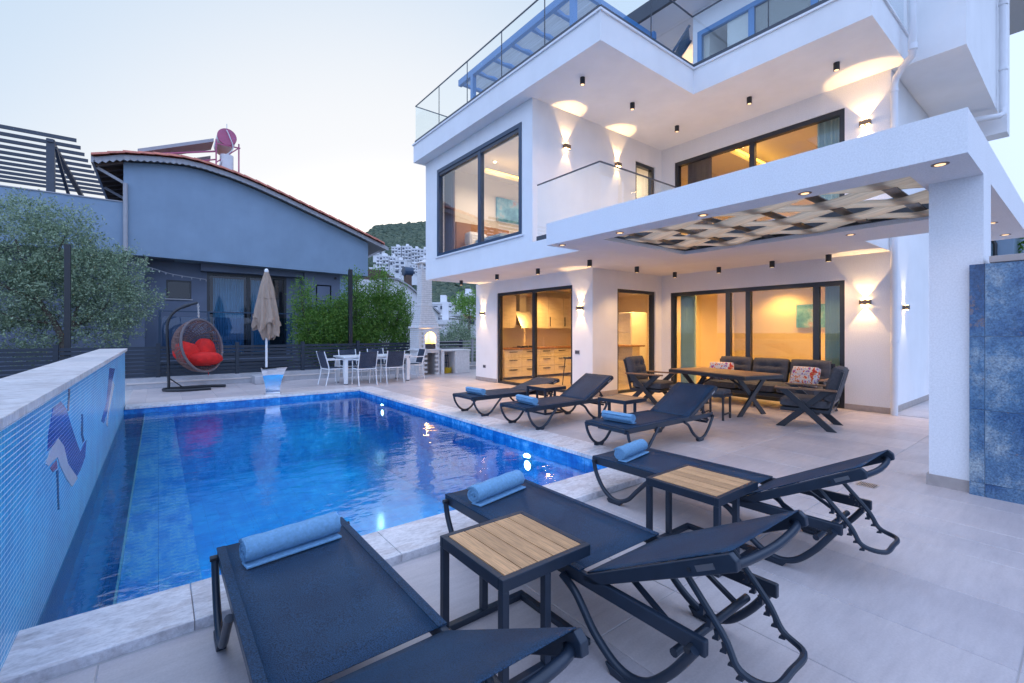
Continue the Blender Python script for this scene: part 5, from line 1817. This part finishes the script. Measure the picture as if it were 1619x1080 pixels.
part('terrace_floor', MB().box(-9, -.88, NY + .25, NY + 9, 4.0, 4.4), 'house_grey_dark', H)
# lower storey, set back
LY = 19.9
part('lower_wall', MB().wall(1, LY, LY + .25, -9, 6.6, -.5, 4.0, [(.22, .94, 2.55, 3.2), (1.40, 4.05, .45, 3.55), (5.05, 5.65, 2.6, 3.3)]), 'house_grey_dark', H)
part('wall_pier', MB().box(-.75, -.35, LY - .35, LY, -.5, 3.86), 'house_grey_dark', H)
part('wall_pier', MB().box(4.62, 6.62, LY - .45, LY - .002, 2.2, 3.78), 'house_grey_dark', H)
part('wall_pier', MB().box(6.0, 6.62, LY - .452, LY - .001, -.5, 3.779), 'house_grey', H)
part('box_beam', MB().box(1.2, 4.6, LY - .35, LY - .003, 3.56, 3.83), 'house_grey_dark', H)
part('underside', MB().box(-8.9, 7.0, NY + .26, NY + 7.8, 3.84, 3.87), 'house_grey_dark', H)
window(H, 1, LY + .06, .22, .94, 2.55, 3.2, [], .05, .1, 'anthracite', 'glass_dark')
part('window_sill', MB().box(.18, .98, LY - .05, LY + .02, 2.51, 2.55), 'gutter', H)
window(H, 1, LY + .06, 1.40, 4.05, .45, 3.55, [2.72], .09, .12, 'anthracite', 'glass_dark', name='glazed_door')
window(H, 1, LY - .40, 5.05, 5.65, 2.62, 3.3, [], .05, .1, 'anthracite', 'glass_dark')
part('inner_room', MB().box(-1, 6.5, LY + 2.2, LY + 2.3, -.4, 3.8), 'curtain_brown', H)
part('inner_room_floor', MB().box(-1, 6.5, LY + .25, LY + 2.2, .3, .4), 'house_grey_dark', H)
curtain(1, LY + .35, 1.62, 2.62, .5, 3.4, 'curtain_pale', 'pale turquoise curtain in the left half of the neighbour glass door', .03, 12)
curtain(1, LY + .35, 2.86, 3.5, .5, 3.4, 'curtain_pale', 'pale turquoise curtain in the right half of the neighbour glass door', .03, 8)
# balcony rail with glass
t = thing('balcony_railing', 'dark framed glass railing in front of the neighbour glass door', 'railing', (2, 19.6, .7), w=True)
rl = MB()
rl.bar((.02, LY - .7, 2.08), (4.1, LY - .7, 2.08), .05, .04)
rl.bar((.02, LY - .7, .62), (4.1, LY - .7, .62), .05, .04)
part('rail', rl, 'window_blue', t)
for x in (.04, 1.4, 2.75, 4.08):
    part('post', MB().box(x - .035, x + .035, LY - .73, LY - .66, .35, 2.08), 'window_blue', t)
for a, b_ in ((.1, 1.36), (1.44, 2.71), (2.79, 4.04)):
    part('glass_panel', MB().box(a, b_, LY - .70, LY - .69, .66, 1.9), 'glass_dark', t)
part('balcony_floor', MB().box(.0, 4.2, LY - .75, LY, .3, .45), 'house_grey_dark', H)
# roof: deck following the curve, tiles along the verge, rafters under the left eave
xs = [-1.55, -.9, 0, .7, 1.2, 2.0, 2.7, 3.7, 4.9, 6.0, 7.8]
deckp = [(x, rp(x)) for x in xs] + [(x, rp(x) - .10) for x in reversed(xs)]
part('roof_deck', MB().prism(deckp[::-1], 1, NY - .28, NY + 9), 'gutter', H)
vb = MB()
for i in range(60):
    x = -1.52 + i * 10.0 / 60
    if x > 7.7: break
    vb.prism([(x, rp(x) - .02), (x + .17, rp(x + .17) - .02), (x + .17, rp(x + .17) - .15), (x + .085, rp(x) - .19), (x, rp(x) - .15)], 1, NY - .305, NY - .28)
part('scalloped_verge', vb, 'gutter', H)
for k in range(27):
    x = -1.6 + k * .366
    x1 = x + .42
    if x1 > 7.95: break
    z0_, z1_ = rp(x) + .045, rp(min(x1, 7.8)) + .02
    mb = MB()
    n = 6
    vs = []
    for (xx, zz) in ((x, z0_), (x1, z1_)):
        for q in range(n + 1):
            a = math.pi * q / n
            vs.append((xx, NY - .28 + .15 * math.cos(a), zz + .10 * math.sin(a) - .01))
    fs = [(q, q + 1, n + 1 + q + 1, n + 1 + q) for q in range(n)] + [tuple(range(n + 1)), tuple(range(2 * n + 1, n, -1))]
    part('verge_tile', mb.add(vs, fs), 'roof_tile', H)
rt_ = MB()
for j in range(24):
    y = NY - .05 + j * .37
    for k in range(27):
        x = -1.57 + k * .37
        x1 = x + .40
        if x1 > 7.9: break
        vs = []
        for (xx, dz) in ((x, .05), (x1, .02)):
            for q in range(4):
                a = math.pi * q / 3
                vs.append((xx, y + .17 * math.cos(a), rp(min(xx, 7.8)) + dz + .06 * math.sin(a)))
        rt_.add(vs, [(q, q + 1, 5 + q, 4 + q) for q in range(3)])
o = part('roof_tiles', rt_, 'roof_tile', H)
o['kind'] = 'stuff'
for j in range(14):
    y = NY - .1 + j * .62
    part('rafter', MB().bar((-1.52, y, rp(-1.55) - .17), (-.88, y, rp(-.88) - .17), .07, .12), 'timber', H)
part('eave_board', MB().box(-1.61, -1.55, NY - .28, NY + 9, rp(-1.55) - .16, rp(-1.55) + .03), 'gutter', H)
part('eave_lining', MB().add([(-1.55, NY, 6.58), (-.87, NY, 6.80), (-.87, NY + 9, 6.80), (-1.55, NY + 9, 6.58)], [(0, 1, 2, 3)]), 'timber', H)
for j in range(3):
    y = NY + .1 + j * 2.5
    part('eave_bracket', MB().bar((-.88, y, 6.15), (-1.5, y, 6.50), .06, .08), 'gutter', H)
    part('eave_bracket', MB().bar((7.03, y, 4.55), (7.7, y, 4.95), .06, .08), 'gutter', H)
part('downpipe', MB().tube([(-.82, NY - .07, 6.1), (-.82, NY - .07, 3.9)], .06, 12), 'gutter', H, smooth=True)
part('soil_pipe', MB().cyl((5.8, LY - .47, 3.6), (5.8, LY - .52, 3.6), .05, .05), 'black_metal', H)
cbl = smoothpath([(-1.9, NY - .4, 3.75), (-.4, NY + .2, 3.55), (.4, NY + .4, 3.35), (1.35, NY + .5, 3.25)], 8)
t = thing('string_lights', 'thin string of lights sagging from the olive tree to the neighbour wall', 'string lights', (0, 19, 3.4), w=True)
part('cable', MB().tube(cbl, .012, 5), 'gutter', t)
for p in cbl[::2]:
    part('bulb', MB().cyl((p.x, p.y, p.z - .01), (p.x, p.y, p.z - .07), .018, .012, 6), 'gutter', t)

# solar water heater on the roof
t = thing('solar_water_heater', 'rooftop solar water heater with tilted panels and a maroon ended tank', 'water heater', (1.6, 20.2, 7.1), w=True)
for k in range(2):
    y = 20.0 + k * 1.3
    part('panel', MB().add([(-.55 + .5 * k, y, 7.48), (1.62, y, 8.40 - .25 * k), (1.62, y + 1.15, 8.45 - .25 * k), (-.55 + .5 * k, y + 1.15, 7.53),
                            (-.55 + .5 * k, y, 7.60), (1.62, y, 8.52 - .25 * k), (1.62, y + 1.15, 8.57 - .25 * k), (-.55 + .5 * k, y + 1.15, 7.65)],
                           [(3, 2, 1, 0), (4, 5, 6, 7), (0, 1, 5, 4), (1, 2, 6, 5), (2, 3, 7, 6), (3, 0, 4, 7)]), 'gutter', t)
part('panel_rail', MB().bar((-.5, 19.97, 7.40), (1.7, 19.97, 8.05), .05, .05).bar((-.2, 19.97, 7.1), (1.7, 19.97, 7.75), .04, .04), 'maroon', t)
part('tank', MB().cyl((2.02, 19.85, 8.62), (2.02, 21.2, 8.62), .31, .31, 28), 'tank_white', t, smooth=True)
part('tank_end', MB().cyl((2.02, 19.82, 8.62), (2.02, 19.85, 8.62), .30, .315, 28), 'maroon', t)
part('cold_tank', MB().cyl((2.02, 19.95, 7.3), (2.02, 19.95, 7.95), .22, .22, 22), 'tank_white', t, smooth=True)
fr_ = MB()
for x in (1.68, 2.4):
    fr_.bar((x, 19.85, 7.0), (x, 19.85, 8.45), .045, .045)
fr_.bar((1.68, 19.85, 8.30), (2.45, 19.85, 8.30), .04, .04)
fr_.bar((1.68, 19.85, 7.6), (2.4, 19.85, 8.3), .035, .035)
part('stand', fr_, 'maroon', t)
part('pipe', MB().tube(smoothpath([(2.0, 19.78, 8.85), (2.1, 19.75, 8.6), (2.2, 19.76, 8.2), (1.9, 19.8, 7.8), (1.7, 19.8, 7.3)], 5), .018, 6).cyl((2.02, 19.9, 8.93), (2.02, 19.9, 9.12), .012, .012, 6), 'tank_white', t)

# roof pergola of louvre slats on the parapet terrace
t = thing('slatted_pergola', 'dark slatted pergola roof on the neighbour terrace', 'pergola', (-4, 22, 5.5), w=True)
for i in range(11):
    y = 19.05 + i * .68
    xe = -1.96 + i * .026
    part('slat', MB().box(-9, xe, y, y + .03, 7.15, 7.26), 'slat_blue', t)
part('post', MB().box(-2.62, -2.44, 19.1, 19.28, 5.53, 7.12), 'slat_blue', t)
part('brace', MB().bar((-2.44, 19.2, 6.9), (-2.44, 23.5, 5.6), .08, .08), 'slat_blue', t)
part('beam', MB().box(-2.6, -2.46, 19.05, 26.6, 7.02, 7.115), 'slat_blue', t)

# ================================================================ ROOF TERRACE THINGS
t = thing('shade_frame', 'blue grey steel shade frame with fabric bays on the roof terrace', 'pergola', (6.5, 8, 6.3), w=True)
fm = MB()
part('outer_beam', MB().box(6.46, 6.56, 6.2, 10.7, 8.08, 8.24), 'terrace_blue', t)
part('inner_beam', MB().box(8.9, 9.0, 6.2, 10.7, 8.08, 8.24), 'terrace_blue', t)
for i in range(7):
    y = 6.25 + i * .725
    part('cross_beam', MB().box(6.56, 8.9, y, y + .07, 8.10, 8.22), 'terrace_blue', t)
for x in (6.46, 8.88):
    for y in (6.34, 9.98):
        part('post', MB().box(x, x + .11, y, y + .11, FL3 + .035, 8.08), 'terrace_blue', t)
for i in range(6):
    y0 = 6.25 + i * .725 + .08
    mb = MB()
    n = 10
    vs = []
    for q in range(n + 1):
        x = 6.6 + (8.86 - 6.6) * q / n
        vs += [(x, y0 + .02, 8.17 - .05 * abs(math.sin(q * 1.57))), (x, y0 + .60, 8.17 - .05 * abs(math.sin(q * 1.57)))]
    part('fabric_bay', mb.add(vs, [(2 * q, 2 * q + 1, 2 * q + 3, 2 * q + 2) for q in range(n)]), 'roof_cloth', t)
t = thing('folding_chair', 'dark blue folding deck chair on the roof terrace beside the lit wall', 'chair', (8.15, 5.2, FL3 + .035), R(-62))
fc = MB()
for s in (-.25, .25):
    fc.bar((-.35, s, .02), (.30, s, .95), .03, .04)
    fc.bar((.35, s, .02), (-.25, s, .42), .03, .04)
part('frame', fc, 'window_blue', t)
part('seat', MB().add([(-.28, -.23, .40), (.05, -.23, .36), (.05, .23, .36), (-.28, .23, .40)], [(0, 1, 2, 3)]), 'window_blue', t)
part('back', MB().add([(.02, -.23, .48), (.28, -.23, .96), (.28, .23, .96), (.02, .23, .48)], [(0, 1, 2, 3)]), 'window_blue', t)

# ================================================================ BUILDING BEYOND THE PERGOLA, RIGHT
t = thing('side_building', 'pale blue house with a turquoise glass railing glimpsed past the pillar', 'building', (17, 2, -2), w=True)
part('wall', MB().box(16, 19, 1.22, 5, -2.2, 4.35), 'house_grey', t)
part('awning_pole', MB().tube([(15.9, 1.62, 4.2), (15.9, 1.62, 3.8), (15.9, 1.52, 3.5), (15.9, 1.52, 2.6)], .04, 8), 'black_metal', t)
part('glass_panel', MB().box(15.8, 15.82, 1.6, 2.2, 2.4, 3.5), 'glass_green', t)
# ================================================================ TREES
t = thing('olive_tree', 'silvery olive tree with a forked trunk behind the fence at the left', 'tree', (-1.9, 15.9, -.35), w=True)
tr = MB()
b0 = smoothpath([(-1.82, 15.75, -.4), (-1.80, 15.75, .4), (-1.84, 15.75, 1.15)], 4)
tr.tube(b0, [.13 - .004 * i for i in range(len(b0))], 10)
for pts_, r in (([(-1.84, 15.75, 1.1), (-2.0, 15.7, 1.6), (-2.25, 15.7, 2.1), (-2.45, 15.8, 2.8), (-2.7, 15.9, 3.6)], .075),
                ([(-1.84, 15.75, 1.1), (-1.7, 15.75, 1.5), (-1.6, 15.8, 2.0), (-1.3, 15.8, 2.7)], .055),
                ([(-1.7, 15.75, 1.5), (-1.2, 15.8, 1.9), (-.8, 15.8, 2.5)], .04),
                ([(-2.25, 15.7, 2.1), (-2.9, 15.7, 2.5), (-3.4, 15.8, 2.9)], .045),
                ([(-2.0, 15.7, 1.6), (-2.6, 15.6, 1.7), (-3.2, 15.7, 2.0)], .04),
                ([(-2.45, 15.8, 2.8), (-2.0, 15.8, 3.3), (-1.8, 15.8, 3.9)], .04)):
    q = smoothpath(pts_, 5)
    tr.tube(q, [max(.012, r * (1 - .75 * i / len(q))) for i in range(len(q))], 8)
part('trunk', tr, 'bark', t, smooth=True)
oc = [(-2.75, 16.0, 3.45, .95, .8, .95, 3), (-1.95, 16.0, 3.35, .6, .7, .85, 1.6), (-3.1, 16.0, 2.3, 1.0, .8, .85, 2.5), (-2.1, 16.0, 2.45, .75, .8, .7, 1.6),
      (-1.35, 15.9, 2.75, .6, .6, .75, 1.8), (-.95, 15.9, 2.15, .70, .6, .62, 1.8), (-.75, 15.9, 3.0, .38, .4, .55, .7), (-2.9, 15.9, 1.25, 1.1, .7, .6, 2.2),
      (-1.1, 15.8, 1.45, .55, .5, .40, .8), (-.35, 15.8, 2.25, .32, .35, .22, .3), (-1.6, 15.9, 4.0, .30, .3, .42, .4), (-3.7, 16.2, 3.3, .7, .7, 1.0, 1.2), (-2.35, 15.9, 4.25, .4, .4, .3, .4)]
o = leaves('foliage', oc, 60000, .072, 'olive_leaf', t, 3)
o['kind'] = 'stuff'
t = thing('green_bush', 'wide bright green shrub with upright shoots behind the fence', 'shrub', (5.3, 15.3, -.35), w=True)
bc = [(4.0, 15.4, 1.45, .55, .45, .60, 1.6), (3.62, 15.35, 2.25, .17, .22, .62, .5), (4.5, 15.5, 1.2, .7, .5, .8, 2), (4.72, 15.4, 1.95, .2, .25, .45, .4), (5.25, 15.45, 1.75, .55, .5, .85, 1.8),
      (5.25, 15.4, 2.75, .16, .2, .55, .4), (5.85, 15.5, 1.9, .6, .5, .85, 2), (6.15, 15.4, 2.75, .22, .25, .75, .8), (6.6, 15.4, 1.9, .5, .45, .7, 1.5), (6.85, 15.4, 2.35, .16, .2, .62, .45),
      (7.05, 15.4, 1.35, .38, .35, .45, .7), (4.6, 15.4, .85, 1.1, .5, .6, 1.8), (6.1, 15.4, .95, 1.0, .5, .65, 1.8), (5.5, 15.2, 1.15, .4, .3, .3, .5), (4.35, 15.35, 1.9, .2, .2, .4, .3)]
o = leaves('foliage', bc, 68000, .078, 'green_leaf', t, 5, up=.5)
o['kind'] = 'stuff'
sm_ = MB()
rg = random.Random(2)
for (cx, cy, cz, rx, ry, rz, w_) in bc:
    for k in range(4):
        x = cx + rg.uniform(-.5, .5) * rx
        p = smoothpath([(x * .6 + 5.3 * .4, 15.4, -.3), (x, 15.42, cz - rz * .4), (x + rg.uniform(-.1, .1), 15.4, cz + rz * .85)], 4)
        sm_.tube(p, [.018 * (1 - .7 * i / len(p)) for i in range(len(p))], 5)
part('stems', sm_, 'bark', t)
t = thing('garden_tree', 'blue green tree beyond the rail fence between barbecue and villa', 'tree', (12.6, 23, -2), w=True)
part('trunk', MB().tube([(12.9, 22.5, -2.2), (12.8, 22.5, .2)], [.14, .08], 8), 'bark', t)
leaves('foliage', [(13.2, 22.4, .55, 1.1, .9, .95, 2), (12.3, 22.4, .1, .8, .7, .8, 1), (13.6, 22.4, 1.3, .5, .5, .5, .6), (14.3, 22.4, .2, 1, .8, 1.2, 1)], 9000, .12, 'olive_leaf', t, 8)['kind'] = 'stuff'
t = thing('side_tree', 'dark green tree at the right edge beside the pale blue house', 'tree', (17, .6, -2), w=True)
part('trunk', MB().tube([(17.5, .3, -2.2), (17.4, .35, 2.5)], [.16, .08], 8), 'bark', t)
leaves('foliage', [(17.2, .5, 2.6, .9, .65, 1.5, 2), (17.6, -.4, 2.8, 1, .8, 1.3, 1)], 8000, .14, 'green_leaf', t, 9)['kind'] = 'stuff'

# ================================================================ WHITE GABLED HOUSE BEHIND
t = thing('gabled_house', 'plain white gabled house wall close behind the green bush', 'house', (11.5, 26.5, -2), w=True)
part('wall', MB().prism([(8.5, -2.2), (14.2, -2.2), (14.2, 2.55), (13.2, 3.35), (12.2, 4.1), (11.4, 4.5), (10.9, 4.5), (10.2, 4.4), (8.5, 4.4)][::-1], 1, 26, 36), 'far_white', t)
part('verge', MB().prism([(14.3, 2.48), (14.3, 2.60), (13.2, 3.47), (12.2, 4.22), (11.4, 4.62), (10.6, 4.6), (10.6, 4.5), (11.4, 4.51), (12.2, 4.11), (13.2, 3.36)][::-1], 1, 25.85, 36), 'gutter', t)
t = thing('tiled_roof_house', 'weathered brown tiled roof with a blue water tank behind the white gable', 'house', (12, 34, -2), w=True)
part('wall', MB().box(12.6, 14.8, 34, 40, -2.2, 5.2), 'far_tan', t)
for k in range(9):
    part('roof_tile_row', MB().box(12.3 + k * .12, 14.9, 33.4 + k * .42, 33.9 + k * .42, 5.22 + k * .15, 5.32 + k * .15), 'timber', t)
part('mast', MB().cyl((14.9, 33.3, 4.2), (14.9, 33.3, 6.6), .05, .05, 6), 'tank_white', t)
part('water_tank', MB().cyl((15.1, 33.2, 6.1), (15.8, 33.2, 6.1), .36, .36, 16), 'window_blue', t)
part('tank_stand', MB().box(15.2, 15.7, 33.0, 33.4, 3.8, 5.8), 'timber', t)

# ================================================================ HILLSIDE
FW = np.array([math.sin(YAW), math.cos(YAW)])
RT = np.array([math.cos(YAW), -math.sin(YAW)])
def hz(d, az):
    """terrain height over the eye, by distance and azimuth off the view axis (right positive)"""
    D_ = np.array([0, 60, 120, 200, 280, 380, 500, 680, 760, 900])
    Z_ = np.array([-2.3, -2.2, -1.0, 8, 26, 52, 88, 152, 166, 150])
    z = np.interp(d, D_, Z_)
    k = np.interp(az, [-1.2, -.6, -.33, -.29, -.15, .1, .5, 1.2], [.25, .35, .80, .97, 1.06, 1.10, .8, .5])
    return z * np.where(z > 0, k, 1)
def P2(d, az):
    c, s = np.cos(az), np.sin(az)
    return FW[0] * d * c + RT[0] * d * s, FW[1] * d * c + RT[1] * d * s
nd, na = 70, 160
vs, fs = [], []
rs = np.random.RandomState(4)
for i in range(nd):
    d = 50 + (950 - 50) * (i / (nd - 1)) ** 1.3
    for j in range(na):
        az = -1.15 + 2.3 * j / (na - 1)
        x, y = P2(d, az)
        z = float(hz(d, az)) + 1.4 + (1.5 * math.sin(x * .03 + 1) + 1.2 * math.sin(y * .045)) * min(1, max(0, d - 150) / 200)
        vs.append((x, y, z - (.0 if d > 60 else 0)))
for i in range(nd - 1):
    for j in range(na - 1):
        a = i * na + j
        fs.append((a, a + 1, a + na + 1, a + na))
mb = MB(); mb.v = vs; mb.f = fs
struct('hillside', mb, 'soil', smooth=True)
# tree canopy on the hill: many small irregular clumps in the part of the hill in view
def clumps(name, n, dr, ar, sr, seed, m='hill_leaf'):
    rg = np.random.RandomState(seed)
    t_ = (1 + 5 ** .5) / 2
    ico = np.array([(-1, t_, 0), (1, t_, 0), (-1, -t_, 0), (1, -t_, 0), (0, -1, t_), (0, 1, t_), (0, -1, -t_), (0, 1, -t_), (t_, 0, -1), (t_, 0, 1), (-t_, 0, -1), (-t_, 0, 1)]) / 1.9
    F = np.array([(0, 11, 5), (0, 5, 1), (0, 1, 7), (0, 7, 10), (0, 10, 11), (1, 5, 9), (5, 11, 4), (11, 10, 2), (10, 7, 6), (7, 1, 8), (3, 9, 4), (3, 4, 2), (3, 2, 6), (3, 6, 8), (3, 8, 9), (4, 9, 5), (2, 4, 11), (6, 2, 10), (8, 6, 7), (9, 8, 1)])
    d = np.sqrt(rg.uniform(dr[0] ** 2, dr[1] ** 2, n))
    az = rg.uniform(ar[0], ar[1], n)
    x, y = P2(d, az)
    z = hz(d, az) + 1.4 + (1.5 * np.sin(x * .03 + 1) + 1.2 * np.sin(y * .045)) * np.clip((d - 150) / 200, 0, 1)
    s = rg.uniform(sr[0], sr[1], n) * (1 + .4 * rg.rand(n) ** 3)
    v = ico[None] * rg.uniform(.65, 1.3, (n, 12, 1)) * s[:, None, None] * np.array([1, 1, .8])
    v += np.stack([x, y, z + s * .35], 1)[:, None, :]
    me = bpy.data.meshes.new(name)
    me.from_pydata(v.reshape(-1, 3).tolist(), [], (F[None] + (np.arange(n) * 12)[:, None, None]).reshape(-1, 3).tolist())
    me.materials.append(MATS[m])
    o = new(name, me)
    tagd(o, 'blue green scrub and small trees covering the far hillside' if dr[1] > 600 else 'belt of rounded trees at the foot of the hill above the villas', 'trees')
    o['kind'] = 'stuff'
    return o
clumps('hill_woodland', 15000, (260, 800), (-.36, .0), (1.6, 3.6), 11)
clumps('valley_trees', 1500, (150, 262), (-.34, -.04), (1.2, 2.6), 12)

# white apartment blocks and villas on the slope
def at(px, py, d):
    """ground direction of a far building given as bearing slope and height slope"""
    return px, py
def block(name, label, cat, bear, dist, base, w, h, dep, floors, bays, m='far_white', roof=None, rot=0, group=None):
    """bear: tan of the angle off the view axis; windows and balconies are separate parts"""
    c = FW * dist + RT * dist * bear
    t = thing(name, label, cat, (c[0], c[1], base), -YAW + R(rot), group)
    part('wall', MB().box(-w / 2, w / 2, 0, dep, -6, h), m, t)
    fh = h / floors
    bw = w / bays
    wm = MB().box(-bw * .30, bw * .30, -.25, -.02, fh * .22, fh * .72).mesh('window', 'far_dark')
    bm_ = MB().box(-bw * .42, bw * .42, -1.1, 0, -.12, .1).box(-bw * .42, bw * .42, -1.1, -1.0, .1, .75).mesh('balcony', m)
    for f in range(floors):
        for k in range(bays):
            x = -w / 2 + bw * (k + .5)
            o = new('window', wm, t); o.location = (x, 0, f * fh)
            if (k + f + int(abs(bear) * 1000)) % 3 != 0:
                o = new('balcony', bm_, t); o.location = (x, 0, f * fh)
    if roof == 'flat':
        part('parapet', MB().box(-w / 2 - .2, w / 2 + .2, -.2, dep, h, h + .45), m, t)
        part('roof_hut', MB().box(-w * .15, w * .12, dep * .3, dep * .7, h + .45, h + 2.4), m, t)
    elif roof:
        part('roof', MB().prism([(-w / 2 - .6, h), (w / 2 + .6, h), (0, h + w * .22)][::-1], 1, -.8, dep + .6), roof, t)
    return t
def B(px):
    return (px - 809.5) / 720
def Zp(py, d):
    return 1.4 + (524 - py) / 720 * d
for i, (x0, x1, yt, yb, d, fl, by, lab) in enumerate((
    (619, 634, 391, 406, 300, 3, 3, 'white apartment block at the upper left of the hillside terrace row'),
    (635.5, 650, 390, 412, 300, 4, 3, 'white apartment block in the middle of the hillside row, the tallest'),
    (651, 664, 394, 416, 296, 4, 3, 'white apartment block in the hillside row just left of the end block'),
    (664.5, 676, 395, 409, 292, 3, 2, 'white apartment block at the right end of the hillside row, cut by the villa'),
    (595, 615, 405.5, 428, 262, 4, 4, 'white apartment block at the lower left of the hillside group'),
    (616, 626, 407, 420, 262, 2, 2, 'small white block with dark terraces below the upper row'),
    (624, 640, 412, 433, 258, 3, 2, 'white block with a blank right wall in the centre of the hillside group'),
    (647, 662, 419, 434, 258, 3, 3, 'white block with open balconies at the lower right of the hillside group'),
    (663, 675, 409, 436, 262, 4, 2, 'narrow white block behind the villa corner'),
    (584, 594, 424, 430, 250, 1, 3, 'long low white building at the left end of the hillside group'),
    (590, 604, 394, 402, 340, 2, 3, 'pinkish white house left above the hillside group'))):
    w = (x1 - x0) / 720 * d
    h = (yb - yt) / 720 * d
    block('apartment_block', lab, 'building', B((x0 + x1) / 2), d, Zp(yb, d), w, h, 10, fl, by, 'far_white', 'flat', rot=-3 + (i * 7) % 9, group='white apartment blocks on the hillside')
for i, (x0, x1, yt, yb, d, fl, by, m, rf, lab) in enumerate((
    (722, 752, 467, 480, 150, 1, 4, 'far_white', 'flat', 'long white flat roofed villa at the foot of the hill'),
    (683, 716, 481, 491, 110, 1, 3, 'far_white', 'flat', 'low white flat roofed villa with a dark blue end'),
    (700, 713, 497, 512, 80, 1, 2, 'far_white', 'far_white', 'small white gabled cottage among the roofs'),
    (711, 730, 493, 512, 90, 1, 2, 'far_white', 'far_white', 'white gabled house behind the small cottage'),
    (722, 752, 496, 515, 95, 1, 3, 'far_white', 'far_red', 'white house with red tiled roof next to the villa wall'),
    (681, 697, 492, 510, 85, 1, 2, 'far_white', 'far_white', 'white cottage partly behind the barbecue chimney'),
    (685, 722, 513, 560, 45, 1, 2, 'far_white', 'flat', 'plain white flat roofed building just beyond the rail fence'),
    (655, 670, 468, 500, 120, 1, 2, 'far_tan', 'far_red', 'tan house mostly behind the white gable'))):
    w = (x1 - x0) / 720 * d
    h = (yb - yt) / 720 * d
    block('village_house', lab, 'house', B((x0 + x1) / 2), d, Zp(yb, d), w, h * (1 if rf == 'flat' else .62), 8, fl, by, m, rf, rot=-8 + (i * 11) % 17, group='white houses in the valley')
t = thing('round_tree', 'bright green tree beside the red roof near the villa wall', 'tree', (0, 0, 0), w=True)
c = FW * 88 + RT * 88 * B(742)
part('trunk', MB().cyl((c[0], c[1], -1), (c[0], c[1], Zp(492, 88)), .3, .2, 8), 'bark', t)
leaves('foliage', [(c[0], c[1], Zp(483, 88), 1.7, 1.7, 1.3, 1)], 2500, .5, 'green_leaf', t, 10)['kind'] = 'stuff'
